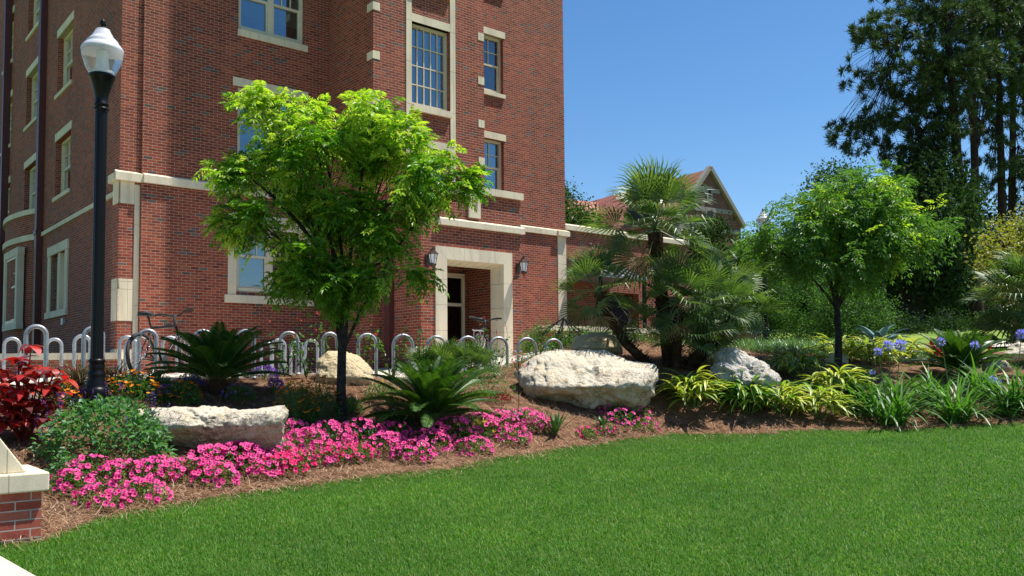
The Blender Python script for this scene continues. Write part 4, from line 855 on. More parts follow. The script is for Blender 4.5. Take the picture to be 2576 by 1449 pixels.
bgtree('shady oak crown filling the gap left of the thick black trunk', [(2100, 560), (2200, 560), (2260, 640), (2260, 760), (2180, 800), (2080, 780), (2050, 680)], 44, 2.5, 300, 'oakdark', [(2150, 815), (2150, 720), (2148, 680)], .3, L=.22, per=34, spread=.4, group='background oaks')
bgtree('small scrubby oak rising above the low wing coping', [(1395, 500), (1424, 470), (1440, 510), (1470, 520), (1505, 545), (1500, 600), (1450, 610), (1390, 600)], 50, 2.2, 150, 'oak', [(1440, 800), (1440, 640), (1440, 580)], .25, per=34, L=.18, spread=.38, group='background oaks')
bgtree('dark drooping conifer in front of the distant gabled hall', [(1735, 570), (1780, 545), (1826, 560), (1830, 600), (1800, 640), (1770, 690), (1740, 650), (1725, 610)], 40, 1.2, 110, 'oakdark', [(1775, 800), (1773, 690), (1775, 600)], .12, per=40, L=.15, spread=.26, name='conifer_tree', nl=7)
bgtree('olive yellow small tree above the fan palm at the right edge', [(2462, 640), (2480, 590), (2530, 550), (2600, 540), (2680, 600), (2680, 740), (2600, 760), (2520, 750), (2470, 700)], 21, 1.3, 210, 'yelgreen', [(2600, 850), (2596, 780), (2590, 720)], .08, per=26, L=.10, spread=.16, name='ornamental_tree', nl=9)
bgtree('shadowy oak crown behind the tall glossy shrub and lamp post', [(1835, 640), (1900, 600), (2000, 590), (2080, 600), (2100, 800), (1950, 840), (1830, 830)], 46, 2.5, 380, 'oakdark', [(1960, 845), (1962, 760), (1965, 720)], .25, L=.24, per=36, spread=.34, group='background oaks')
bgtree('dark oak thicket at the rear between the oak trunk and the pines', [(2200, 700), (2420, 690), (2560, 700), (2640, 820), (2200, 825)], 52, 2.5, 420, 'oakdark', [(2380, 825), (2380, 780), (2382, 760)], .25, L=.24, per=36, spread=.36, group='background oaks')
def shrubmass(lab, poly, Y, depth, n, mat, per=36, L=.09, spread=.14, name='shrub', group=None, r=.03):
    tips = np.repeat(crown_pts(poly, n//5, Y, depth), 5, 0)+rg.normal(size=(n//5*5, 3))*spread*1.3; lo = tips.mean(0); base = (lo[0], lo[1], g1(lo[0], lo[1])-.03)
    return tree(name, lab, 'shrub', [base, (lo[0], lo[1], base[2]+.3), (lo[0]+.05, lo[1], base[2]+.7)], [r, r*.8, r*.6], tips, 7, M['bark'], broad(M[mat], per, L, .5, spread), group, twig=.008, sub=3, leafname='foliage')
shrubmass('tall glossy evergreen shrub directly behind the distant lamp post', [(1850, 640), (1900, 615), (1960, 625), (2000, 690), (2010, 800), (1990, 865), (1870, 865), (1840, 760)], 31, 1.2, 330, 'gloss', group='evergreen shrubs')
shrubmass('dense evergreen shrub behind the slender pale tree trunk', [(1980, 720), (2060, 670), (2150, 690), (2190, 740), (2200, 820), (2180, 868), (1990, 868)], 29.5, 1.2, 360, 'gloss', group='evergreen shrubs')
shrubmass('round sunlit evergreen shrub left of the blue agave', [(2060, 740), (2120, 700), (2200, 720), (2235, 780), (2225, 850), (2150, 868), (2070, 860)], 25, .9, 260, 'gloss', group='evergreen shrubs')
shrubmass('evergreen shrub at the foot of the fan palm on its right', [(1760, 760), (1800, 730), (1860, 750), (1880, 820), (1860, 860), (1770, 860)], 26, .8, 160, 'gloss', group='evergreen shrubs')
shrubmass('flowering hedge with small pale blooms right of the doorway', [(1310, 868), (1325, 830), (1350, 815), (1390, 838), (1450, 830), (1500, 838), (1520, 880), (1440, 895), (1330, 893)], 18.2, .45, 230, 'bush', per=30, L=.045, spread=.07, name='hedge')
shrubmass('low leafy hedge showing between the hoops and the pale boulder', [(1500, 838), (1560, 830), (1640, 850), (1640, 900), (1500, 900)], 17.5, .4, 90, 'bush', per=30, L=.045, spread=.07, name='hedge')
for lab, poly, Y in (('dark clipped bank of groundcover below the oak trunks', [(2190, 828), (2250, 818), (2330, 822), (2330, 853), (2200, 856)], 33), ('clipped groundcover bank left of the pine trunks', [(2330, 822), (2450, 822), (2450, 850), (2330, 853)], 33.5), ('clipped groundcover bank right of the pine trunks', [(2450, 824), (2600, 826), (2620, 850), (2450, 850)], 34)):
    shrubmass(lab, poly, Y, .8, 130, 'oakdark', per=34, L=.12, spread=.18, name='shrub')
for lab, poly, Y in (('dim palmetto thicket left of the thick black oak trunk', [(2180, 760), (2270, 750), (2275, 822), (2170, 825)], 42), ('dim shrubs between the black oak trunk and the pines', [(2310, 740), (2420, 730), (2440, 820), (2320, 822)], 43), ('dim shrubs behind the fan palm at the right edge', [(2480, 730), (2640, 730), (2640, 828), (2480, 826)], 40)):
    shrubmass(lab, poly, Y, 1.2, 150, 'oak', per=34, L=.17, spread=.3)

# ---------------------------------------------------------------- sago palms
def sago_frond(L=.8, npair=50, seed=0):
    mb = MB(); r = random.Random(seed); n = 12; pts = []; x = z = 0.0; bendt = r.uniform(.5, .95)
    for i in range(n+1):
        t = i/n; pts.append((x, 0, z)); a = .10-bendt*t**1.5; x += L/n*math.cos(a); z += L/n*math.sin(a)
    mb.tube(pts, [.008*(1-.75*i/n) for i in range(n+1)], 4, m=1, cap=False)
    for k in range(npair):
        t = .14+.86*k/npair; f = t*n; i = min(int(f), n-1); u = f-i; p = Vector(pts[i]).lerp(Vector(pts[i+1]), u); d = (Vector(pts[i+1])-Vector(pts[i])).normalized(); up = Vector((-d.z, 0, d.x))
        ll = .15*L/.8*math.sin(PI*min(1, .12+.86*t))**.55*r.uniform(.92, 1.05)
        for sg in (-1, 1):
            dr = (Vector((0, sg, 0))*.82+d*.55+up*.30).normalized(); q = p+dr*ll; wd = d*.0078
            mid = p+dr*ll*.5+up*.006; tip = q-up*ll*.12
            mb.add([p-wd*.6, p+wd*.6, mid+wd, tip, mid-wd], [(0, 1, 2, 4), (4, 2, 3)], 0)
    return mb.mesh('frond', [M['sago'], M['petiole']])
SF = [sago_frond(.8, seed=i) for i in range(4)]
def sago(px, py, Y, scale, nf, label, trunk_h=.12, rot=0.0, emin=8, emax=84):
    g = gat(px, Y, py); e = empty('sago_palm', g, label, 'sago palm', 'sago palms')
    mb = MB(); mb.lathe([(.10, -.05), (.12, trunk_h*.5), (.10, trunk_h), (.05, trunk_h+.06)], n=12); mb.build('trunk', M['palmtrunk'], e)
    for i in range(nf):
        t = (i+.5)/nf; el = R(emax-(emax-emin)*t**1.15+rnd.uniform(-5, 5)); az = rot+i*GA+rnd.uniform(-.15, .15); k = scale*(.72+.34*min(1, t*2.2))*rnd.uniform(.93, 1.06)
        o = link('frond', SF[rnd.randrange(4)], e, (.04*math.cos(az), .04*math.sin(az), trunk_h)); o.rotation_euler = (rnd.uniform(-.25, .25), -el, az); o.scale = (k,)*3
    return e
sago(548, 1003, 11.0, 1.06, 56, 'upright dark green sago palm in front of the silver bike hoops', .16)
sago(1085, 1078, 10.8, 1.12, 60, 'large spreading sago palm just behind the pink petunias', .10, emin=4)
sago(2420, 945, 15.6, 1.15, 52, 'sago palm behind the agapanthus on the right side of the bed', .1)
sago(2160, 985, 14.6, .62, 26, 'small dark sago palm at the foot of the slender pale tree', .06)
sago(2235, 1020, 14.0, .85, 28, 'low sago palm partly hidden by tall agapanthus leaves', .05, emin=0, emax=60)

# ---------------------------------------------------------------- fan palms
def fan_frond(seed, Lp=.45, Lb=.52, dead=False, nseg=24, arc=215):
    mb = MB(); r = random.Random(seed); mb.tube([(0, 0, 0), (Lp*.5, 0, .01), (Lp, 0, 0)], [.012, .008, .006], 5, m=1, cap=False)
    h = Vector((Lp, 0, 0)); fold = r.uniform(.15, .4)
    for i in range(nseg):
        a = R(-arc/2+arc*(i+.5)/nseg); l_ = Lb*(.72+.28*math.cos(a*.6))*r.uniform(.92, 1.05); d = Vector((math.cos(a), math.sin(a), fold*abs(math.sin(a)))).normalized(); s = Vector((-math.sin(a), math.cos(a), 0)); wv = .5*.55*Lb*math.tan(R(arc/nseg/2))*1.9
        n_ = d.cross(s).normalized(); p0 = h+d*.02; p1 = h+d*l_*.52; p2 = h+d*l_*.80-Vector((0, 0, l_*.04)); p3 = h+d*l_-Vector((0, 0, l_*(.12+.22*r.random())))
        rr = s*wv*.72; mb.add([p0, p1-rr+n_*.006, p1+n_*-.008, p1+rr+n_*.006, p2-rr*.5, p2+rr*.5, p3], [(0, 1, 2), (0, 2, 3), (1, 4, 5, 3), (4, 6, 5)], 0)
    return mb.mesh('frond', [M['fan_dead'] if dead else M['fan'], M['petiole'] if not dead else M['fan_dead']])
FF = [fan_frond(i) for i in range(6)]; FD = [fan_frond(20+i, .4, .4, True, 16, 150) for i in range(3)]
def fan_crown(e, c, n, scale, tilt=(0, 0), emin=-35, emax=88, dead=0):
    for i in range(n):
        t = (i+.5)/n; el = R(emax-(emax-emin)*t**1.05+rnd.uniform(-7, 7)); az = i*GA+rnd.uniform(-.2, .2); k = scale*rnd.uniform(.85, 1.12)
        o = link('frond', FF[rnd.randrange(6)], e, tuple(c)); o.rotation_euler = Matrix.Rotation(az, 4, 'Z') @ Matrix.Rotation(-el, 4, 'Y') @ Matrix.Rotation(rnd.uniform(-.5, .5), 4, 'X') and (rnd.uniform(-.5, .5), -el, az); o.scale = (k,)*3
    for i in range(dead):
        o = link('dry_frond', FD[rnd.randrange(3)], e, (c[0], c[1], c[2]-.08)); o.rotation_euler = (rnd.uniform(-.6, .6), R(rnd.uniform(50, 82)), rnd.uniform(0, 2*PI)); o.scale = (scale*rnd.uniform(.7, 1),)*3
def hairy_trunk(e, pts, r0, r1):
    mb = MB(); n = len(pts); mb.tube(pts, list(np.linspace(r0, r1, n)), 12); pa = np.array([tuple(p) for p in pts])
    for k in range(150):
        f = rnd.random()*(n-1.001); i = int(f); p = pa[i]*(1-(f-i))+pa[i+1]*(f-i); az = rnd.uniform(0, 2*PI); rr = (r0+(r1-r0)*f/(n-1)); d = Vector((math.cos(az), math.sin(az), rnd.uniform(.3, 1.2))).normalized()
        q = Vector(p)+Vector((math.cos(az), math.sin(az), 0))*rr*.85; mb.bar(q, q+d*rnd.uniform(.05, .12), .022, .008)
    return mb.build('trunk', M['palmtrunk'], e)
PY = 14.0
fpb = gat(1690, PY, 918); fpalm = empty('fan_palm', fpb, 'big clumping fan palm with several shaggy trunks rising beside the largest boulder', 'palm')
def rel(px, py, Y): q = at(px, py, Y); return (q[0]-fpb.x, q[1]-fpb.y, q[2]-fpb.z)
hairy_trunk(fpalm, [rel(1680, 925, PY+.1), rel(1672, 800, PY+.15), rel(1655, 680, PY+.15), rel(1648, 585, PY+.1)], .085, .125)
hairy_trunk(fpalm, [rel(1630, 915, PY-.1), rel(1575, 865, PY-.2), rel(1535, 800, PY-.25), rel(1508, 740, PY-.3)], .075, .07)
hairy_trunk(fpalm, [rel(1700, 920, PY-.1), rel(1705, 830, PY-.25), rel(1700, 770, PY-.3)], .08, .07)
hairy_trunk(fpalm, [rel(1730, 925, PY), rel(1770, 870, PY-.15), rel(1800, 800, PY-.2)], .07, .07)
fan_crown(fpalm, rel(1648, 575, PY+.1), 28, 1.27, emin=-45, dead=8)
fan_crown(fpalm, rel(1505, 735, PY-.3), 16, .9, emin=-45, dead=3)
fan_crown(fpalm, rel(1702, 760, PY-.35), 22, .9, emin=-50, dead=5)
fan_crown(fpalm, rel(1795, 770, PY-.1), 26, 1.0, emin=-65, dead=4)
fan_crown(fpalm, rel(1735, 850, PY-.4), 11, .8, emin=-30, emax=60)
fan_crown(fpalm, rel(1590, 815, PY+.3), 9, .8, emin=-30, emax=60)
fan_crown(fpalm, rel(1845, 765, PY+.6), 20, 1.0, emin=-55, emax=70, dead=2)
fan_crown(fpalm, rel(1765, 830, PY+.2), 12, .85, emin=-50, emax=40)
hairy_trunk(fpalm, [rel(1750, 920, PY), rel(1810, 850, PY+.3), rel(1845, 780, PY+.6)], .06, .06)
fp2 = gat(2580, 18.5, 860); e = empty('fan_palm', fp2, 'fan palm with silvery blades cut off by the right edge of the view', 'palm')
hairy_trunk(e, [(0, 0, -.1), (.02, 0, .5), (0, 0, 1.0)], .12, .13); fan_crown(e, (0, 0, 1.35), 34, 1.35, emin=-45, dead=3); fan_crown(e, (-.35, -.1, .5), 16, 1.1, emin=-20, emax=60)
g = gat(1120, 13.3, 955); e = empty('palmetto', g, 'low spiky palmetto clump behind the large spreading sago palm', 'palm')
fan_crown(e, (0, 0, .08), 30, .62, emin=0, emax=85); fan_crown(e, (.38, .1, .12), 20, .6, emin=0, emax=80); fan_crown(e, (-.3, .1, .05), 14, .6, emin=5, emax=70)
g = gat(1872, 30, 840); e = empty('date_palm', g, 'feathery dark palm glimpsed between the fan palm and the pale tree', 'palm')
hairy_trunk(e, [(0, 0, -.1), (0, 0, 1.3), (0, 0, 2.5)], .18, .18)
for i in range(30):
    el = R(80-110*((i+.5)/30)); az = i*GA; o = link('frond', SF[i % 4], e, (0, 0, 2.5)); o.rotation_euler = (0, -el, az); o.scale = (1.5,)*3
# ---------------------------------------------------------------- boulders
def boulder(label, prof, Y, depth, mat, seed, amp=.05, dy=0.0, lean=.7, under=.45, z0=-.25):
    # prof: outline points (photo px) used for width and height; the body gets its own depth and rough surface
    prof = [(a[0]*(1-k/6)+b[0]*k/6, a[1]*(1-k/6)+b[1]*k/6) for a, b in zip(prof, prof[1:]+prof[:1]) for k in range(6)]; pr = np.array([at(x, y, Y) for x, y in prof]); c = pr.mean(0); ang = np.arctan2(pr[:, 2]-c[2], pr[:, 0]-c[0]); rad = np.hypot(pr[:, 2]-c[2], pr[:, 0]-c[0])
    o_ = np.argsort(ang); ang, rad = ang[o_], rad[o_]; A = np.r_[ang-2*PI, ang, ang+2*PI]; RR = np.r_[rad, rad, rad]
    import bmesh
    bm = bmesh.new(); bmesh.ops.create_icosphere(bm, subdivisions=6, radius=1); n = len(bm.verts)
    V = np.array([v.co[:] for v in bm.verts]); th = np.arctan2(V[:, 2], V[:, 0]); rho = np.hypot(V[:, 0], V[:, 2]); rr = np.interp(th, A, RR)
    # blunt the ellipsoid so that faces look broken rather than round
    ry = np.sign(V[:, 1])*np.abs(V[:, 1])**.75; rh = rho**.8
    zz_ = rr*rh*np.sin(th); hz = (pr[:, 2].max()-pr[:, 2].min())/2; Q = np.c_[rr*rh*np.cos(th), depth*ry+lean*np.maximum(zz_-z0*hz, 0)+under*np.maximum(z0*hz-zz_, 0), zz_]
    Nn = nrm(Q); size = rad.mean(); off = Vector((seed*7.3, seed*3.1, seed*1.7))
    for i in range(n):
        p = Vector(Q[i])/size; h = noise.noise(p*1.1+off)*.45+noise.fractal(p*2.6+off, .9, 2.1, 5)*.6; rdg = 1-abs(noise.noise(p*1.7-off)); h += (rdg-.75)*.8; h -= .35*max(0, noise.noise(p*4.3+off*2)-.25)
        h += noise.fractal(p*9+off, .8, 2.2, 4)*.2; cr1 = noise.noise(p*1.5+off*1.3)+.25*noise.noise(p*6+off); h -= .30*math.exp(-(cr1/.08)**2); cr2 = noise.noise(p*2.9-off*.7); h -= .12*math.exp(-(cr2/.06)**2)
        edge = 1.0; Q[i] += Nn[i]*h*amp*size*2.2*edge
    for v, q in zip(bm.verts, Q): v.co = q
    me = bpy.data.meshes.new('boulder'); bm.to_mesh(me); bm.free(); me.materials.append(mat)
    me.polygons.foreach_set('use_smooth', np.full(len(me.polygons), True)); o = link('boulder', me); o.location = (c[0], c[1]+dy, c[2]); tag(o, label, 'boulder', 'limestone boulders'); return o
boulder('long low pale limestone boulder behind the petunias at the left', [(335, 1034), (420, 1026), (520, 1028), (640, 1030), (698, 1022), (714, 1038), (708, 1090), (690, 1145), (560, 1160), (450, 1160), (380, 1120), (335, 1080)], 9.2, .30, M['lime'], 11, .06, lean=.45, under=.9, z0=.15)
boulder('rounded cream boulder behind the slim dark tree trunk', [(795, 905), (815, 882), (860, 882), (900, 900), (935, 935), (940, 965), (930, 985), (860, 990), (795, 985)], 12.2, .30, M['limeyel'], 2, .05)
boulder('largest white boulder with an undercut base left of the fan palm', [(1305, 938), (1325, 912), (1360, 885), (1400, 876), (1470, 884), (1530, 884), (1570, 897), (1600, 912), (1645, 918), (1658, 940), (1650, 985), (1630, 1030), (1610, 1045), (1560, 1035), (1470, 1045), (1400, 1022), (1330, 1005), (1312, 968)], 12.6, .5, M['lime'], 3, .075, lean=1.25, under=1.0, z0=-.2)
boulder('golden topped boulder peeking over the largest one', [(1432, 870), (1450, 848), (1490, 838), (1535, 836), (1558, 850), (1565, 890), (1500, 905), (1440, 900)], 14.4, .32, M['limeyel'], 4, .055)
boulder('jagged grey slab of rock at the right of the fan palm', [(1795, 935), (1810, 900), (1835, 872), (1862, 876), (1895, 892), (1930, 915), (1958, 940), (1950, 975), (1945, 1005), (1915, 1010), (1860, 990), (1815, 965)], 13.4, .32, M['limegrey'], 5, .095)
boulder('small tan rock beside the slender pale tree trunk', [(2075, 905), (2095, 888), (2130, 892), (2135, 920), (2080, 925)], 16.6, .16, M['limeyel'], 6)
boulder('small white rock right of the sago palm behind the agapanthus', [(2475, 920), (2500, 897), (2530, 905), (2545, 935), (2480, 940)], 15.4, .2, M['lime'], 7)
boulder('white rock at the right edge of the planting bed', [(2530, 890), (2560, 865), (2610, 860), (2640, 900), (2540, 910)], 15.8, .25, M['lime'], 8)
boulder('small pale rock among the yellow striped leaves in mid bed', [(2235, 905), (2270, 893), (2310, 897), (2320, 915), (2240, 920)], 17.5, .2, M['lime'], 9)

# ---------------------------------------------------------------- lamp posts
def lamp_post(loc, label, H=4.36):
    e = empty('lamp_post', loc, label, 'lamp post', 'black lamp posts')
    Yl = 9.9; b = g1(*at(241, 1027, Yl)[:2])
    zz_ = lambda y: float(at(250, y, Yl)[2])-b
    pr = lambda lst: [(r*Yl/F_PX/2, zz_(y)) for r, y in lst]
    m = MB(); m.lathe([(.125, -.1), (.125, zz_(992)), (.13, zz_(988))]+pr([(57, 986), (57, 978), (50, 976), (47, 970), (47, 960), (40, 952), (43, 945), (43, 938), (36, 934), (38, 928), (40, 920), (36, 914), (40, 911), (40, 906), (33, 903)]), n=32); m.build('base', M['black'], e)
    m = MB(); m.lathe(pr([(31, 904), (29, 600), (29.5, 277)]), n=48, flute=.07, nf=12); m.build('post', M['black'], e)
    m = MB(); m.lathe(pr([(30, 280), (36, 278), (36, 273), (31, 271), (31, 268), (36, 267), (36, 263), (30, 258), (31, 248), (38, 232), (50, 212), (58, 198), (63, 196), (63, 190), (56, 188)]), n=32); m.build('fitter', M['black'], e)
    m = MB(); m.lathe(pr([(58, 189), (72, 178), (88, 160), (98, 142), (101, 130), (100, 127)]), n=64, flute=.014, nf=32); gl_ = m.build('globe', M['globe'], e)
    m = MB(); m.lathe(pr([(54, 188), (54, 180), (34, 178), (30, 168), (26, 150), (28, 132), (20, 128), (0, 127)]), n=24); m.build('lamp_core', M['lens'], gl_)
    m = MB(); m.lathe(pr([(101, 131), (104, 127), (100, 122), (88, 114), (76, 110), (78, 106), (66, 100), (58, 96), (52, 95), (50, 90), (42, 84), (38, 80), (34, 75)]), n=48, flute=.015, nf=48); m.build('globe_cap', M['prism'], e)
    m = MB(); m.lathe(pr([(34, 77), (26, 73), (14, 70), (9, 67), (15, 63), (17, 60), (12, 57), (15, 55), (9, 52), (3, 48), (0, 46)]), n=16); m.build('finial', M['black'], e)
    return e
L0 = gat(241, 9.9, 1027); lp = lamp_post(L0, 'tall black fluted lamp post with a white capped acorn globe at the left')
for px, Y, lab in ((1927, 28.5, 'black lamp post behind the bed, beside the slender pale tree'), (1865, 62, 'distant lamp post whose white globe shows right of the fan palm'), (2351, 62, 'distant lamp post whose small white globe shows under the oak crown')):
    c = copy_tree(lp); q = gat(px, Y, 840); c.location = q; c['label'] = lab

# ---------------------------------------------------------------- wall lanterns
def lantern(u, lab):
    p = fp(u, WE+.24, 4.20); e = empty('wall_lantern', p, lab, 'wall lantern', 'wall lanterns by the door')
    wv = Vector(W); m = MB()
    pw = -wv*.24; m.hexa([pw+Vector(U)*a+Vector((0, 0, z))+wv*b for z in (-.16, .10) for a, b in ((-.06, .0), (.06, .0), (.06, .03), (-.06, .03))])
    m.tube([pw+wv*.02+Vector((0, 0, -.02)), pw+wv*.10+Vector((0, 0, .14)), pw+wv*.2+Vector((0, 0, .22)), Vector((0, 0, .2))], .014, 8); m.build('bracket', M['bronze'], e)
    m = MB(); m.lathe([(.125, .085), (.13, .10), (.10, .125), (.06, .17), (.02, .19), (.015, .22), (.02, .235), (.012, .25), (.014, .265), (0, .28)], n=6, sm=False); m.build('lantern_cap', M['bronze'], e)
    m = MB(); m.lathe([(.062, -.13), (.098, .085)], n=6, sm=False); m.build('lantern_glass', M['lens'], e)
    m = MB()
    for k in range(6): a = 2*PI*k/6; m.bar((.066*math.cos(a), .066*math.sin(a), -.13), (.102*math.cos(a), .102*math.sin(a), .088), .012)
    m.build('lantern_ribs', M['bronze'], e)
    m = MB(); m.lathe([(0, -.29), (.014, -.27), (.01, -.235), (.02, -.225), (.05, -.19), (.075, -.165), (.082, -.15), (.075, -.13), (.06, -.128)], n=12); m.build('lantern_base', M['bronze'], e)
lantern(FW(1705, 1020, WE+.24)[0], 'bronze wall lantern left of the doorway, half behind the tree leaves'); lantern(FW(2063, 1050, WE+.24)[0], 'bronze wall lantern right of the doorway on sunlit brick')

# ---------------------------------------------------------------- bike hoops
hoops = [(18, 41, 845), (71, 109, 813), (123, 149, 847), (194, 219, 838), (216, 252, 817), (302, 337, 841), (318, 346, 850), (350, 392, 824), (416, 438, 842), (489, 532, 825), (597, 640, 825), (659, 684, 857), (681, 719, 849), (703, 751, 830), (730, 763, 855), (766, 801, 850), (810, 850, 832), (899, 949, 835), (987, 1041, 837), (1073, 1122, 841), (1152, 1202, 842), (1230, 1279, 844), (1300, 1352, 846), (1369, 1417, 849)]
ords = ['first', 'second', 'third', 'fourth', 'fifth', 'sixth', 'seventh', 'eighth', 'ninth', 'tenth', 'eleventh', 'twelfth', 'thirteenth', 'fourteenth', 'fifteenth', 'sixteenth', 'seventeenth', 'eighteenth', 'nineteenth', 'twentieth', 'twenty-first', 'twenty-second', 'twenty-third', 'last']
special = {1: 'large galvanised hoop standing behind the red leaved shrub', 4: 'galvanised hoop partly hidden behind the near lamp post', 7: 'galvanised hoop with the mountain bicycle leaning on it', 9: 'galvanised hoop whose top shows above the left of the upright sago palm', 10: 'galvanised hoop whose right leg shows at the right of the upright sago palm', 17: 'galvanised hoop just right of the slim dark tree trunk', 21: 'galvanised hoop in front of the right stone door jamb', 23: 'galvanised hoop nearest to the largest boulder'}
for i, (x0, x1, yt) in enumerate(hoops):
    hor = 941-.0085*(x0+x1)/2; Yh = .6*F_PX/(hor-yt); Yh = min(Yh, 17.5)
    a, b = at(x0, 900, Yh), at(x1, 900, Yh+.02); cx = (a+b)/2; r = max(.10, np.linalg.norm((b-a)[:2])/2-.02); dv = (b-a)[:2]/np.linalg.norm((b-a)[:2])
    dv = np.array([dv[0]*.94, dv[1]+.34]); dv /= np.linalg.norm(dv); r *= 1.06
    zb = max(1.47, g1(cx[0], cx[1])+.03)-.02; top = 2.2-.03; m = MB(); pts = [(-r, -.05+zb)]+[(-r, zb+k*(top-r-zb)/3) for k in (1, 2, 3)]+[(-r*math.cos(t_), top-r+r*math.sin(t_)) for t_ in np.linspace(0, PI, 17)[1:-1]]+[(r, top-r-k*(top-r-zb)/3) for k in (0, 1, 2)]+[(r, zb-.05)]
    e = empty('bike_rack', (cx[0], cx[1], zb), special.get(i, 'galvanised bike hoop, %s from the left in the row of hoops' % ords[i]), 'bike rack', 'galvanised bike hoops')
    m.tube([(p*dv[0], p*dv[1], z-zb) for p, z in pts], .027, 12); m.build('hoop', M['galv'], e)
    for s_ in (-1, 1): m = MB(); m.lathe([(.055, 0), (.055, .018), (.032, .02)], (s_*r*dv[0], s_*r*dv[1], .015), n=14); m.build('foot_plate', M['galv'], e)

# ---------------------------------------------------------------- bicycles
def bicycle(loc, head, lean, label, fm='whitepaint', rear_rack=False):
    e = empty('bicycle', loc, label, 'bicycle', None, head); e.rotation_euler = (lean, 0, head)
    rw, wb, r = Vector((0, 0, .335)), Vector((1.05, 0, .335)), .335
    m = MB(); bb, ss, ht, hb = Vector((.43, 0, .28)), Vector((.27, 0, .74)), Vector((.86, 0, .80)), Vector((.91, 0, .66))
    for a, b, k in ((bb, ss, .017), (ss, ht, .018), (bb, hb, .02), (ht, hb, .02), (ss, rw+Vector((0, .06, 0)), .009), (ss, rw-Vector((0, .06, 0)), .009), (bb, rw+Vector((0, .06, 0)), .010), (bb, rw-Vector((0, .06, 0)), .010)): m.tube([a, b], k, 8)
    m.build('frame', M[fm], e)
    for c, st in ((rw, 0), (wb, .25)):
        ca, sa = math.cos(st), math.sin(st); w_ = empty('wheel', tuple(c)); w_.parent = e
        m = MB(); n = 48; k = 10; V = []
        for i in range(n):
            a = 2*PI*i/n; 
            for j_ in range(k):
                t_ = 2*PI*j_/k; kb = .004*(1 if (i % 2) and math.cos(t_) > .2 else 0); rr = (r-.026)+(.026+kb)*math.cos(t_); y = .026*math.sin(t_); V.append((rr*math.cos(a)*ca-y*sa, rr*math.cos(a)*sa+y*ca, rr*math.sin(a)))
        m.add(V, [(i*k+j_, i*k+(j_+1) % k, ((i+1) % n)*k+(j_+1) % k, ((i+1) % n)*k+j_) for i in range(n) for j_ in range(k)], 0, True); m.build('tyre', M['rubber'], w_)
        m = MB(); V = []
        for i in range(n):
            a = 2*PI*i/n
            for rr, y in ((r-.052, -.012), (r-.052, .012), (r-.068, 0)): V.append((rr*math.cos(a)*ca-y*sa, rr*math.cos(a)*sa+y*ca, rr*math.sin(a)))
        m.add(V, [(i*3+j_, i*3+(j_+1) % 3, ((i+1) % n)*3+(j_+1) % 3, ((i+1) % n)*3+j_) for i in range(n) for j_ in range(3)])
        for i in range(28):
            a = 2*PI*i/28; y = .03*(1 if i % 2 else -1); m.tube([(-y*sa, y*ca, 0), ((r-.06)*math.cos(a)*ca, (r-.06)*math.cos(a)*sa, (r-.06)*math.sin(a))], .0014, 3, cap=False)
        m.tube([(.045*sa, -.045*ca, 0), (-.045*sa, .045*ca, 0)], .018, 8); m.build('rim', M['chrome'], w_)
    m = MB(); 
    for s_ in (-1, 1): m.tube([hb+Vector((.01, s_*.05, 0)), wb+Vector((-.02, s_*.06, .12)), wb+Vector((0, s_*.055, 0))], .014, 8)
    m.tube([hb+Vector((.01, -.06, 0)), hb+Vector((.01, .06, 0))], .02, 8); m.build('fork', M['chrome'], e)
    st_ = Vector((.84, 0, .92)); m = MB(); m.tube([ht, st_, st_+Vector((.07, 0, .03))], .016, 8); hbp = st_+Vector((.07, 0, .03))
    m.tube([hbp+Vector((-.06, -.31, .05)), hbp+Vector((-.02, -.16, .045)), hbp+Vector((0, -.05, 0)), hbp+Vector((0, .05, 0)), hbp+Vector((-.02, .16, .045)), hbp+Vector((-.06, .31, .05))], .013, 8)
    for s_ in (-1, 1): m.tube([hbp+Vector((-.06, s_*.31, .05)), hbp+Vector((-.035, s_*.20, .05))], .019, 8); m.bar(hbp+Vector((.02, s_*.12, .03)), hbp+Vector((.03, s_*.23, .02)), .012); m.tube([hbp+Vector((.01, s_*.15, .04)), hbp+Vector((.10, s_*.08, .0)), ht+Vector((.06, s_*.02, -.05)), hb], .0035, 4)
    m.build('handlebar', M['rubber'], e)
    m = MB(); m.tube([ss, ss+Vector((-.04, 0, .16))], .014, 8); sp0 = ss+Vector((-.04, 0, .17))
    m.add([sp0+Vector(q) for q in ((-.13, -.075, .0), (-.13, .075, .0), (.0, .06, -.005), (.15, .018, -.01), (.15, -.018, -.01), (0, -.06, -.005), (-.13, -.06, .05), (-.13, .06, .05), (0, .04, .04), (.14, .012, .03), (.14, -.012, .03), (0, -.04, .04))],
          [(0, 1, 7, 6), (1, 2, 8, 7), (2, 3, 9, 8), (3, 4, 10, 9), (4, 5, 11, 10), (5, 0, 6, 11), (6, 7, 8, 11), (11, 8, 9, 10), (0, 5, 2, 1), (5, 4, 3, 2)], 0, True); m.build('saddle', M['rubber'], e)
    m = MB(); m.lathe([(.09, 0), (.09, .006), (.07, .006)], (0, 0, 0), 20); me_ = m.mesh('chainring', M['rubber']); o = link('chainring', me_, e, (.43, -.06, .28)); o.rotation_euler = (PI/2, 0, 0)
    m = MB(); m.bar(bb+Vector((0, -.07, 0)), bb+Vector((.12, -.085, -.12)), .018); m.bar(bb+Vector((0, .07, 0)), bb+Vector((-.12, .085, .12)), .018); m.bar(bb+Vector((.08, -.09, -.12)), bb+Vector((.16, -.17, -.12)), .06, .02); m.bar(bb+Vector((-.16, .09, .12)), bb+Vector((-.08, .17, .12)), .06, .02); m.build('crank', M['rubber'], e)
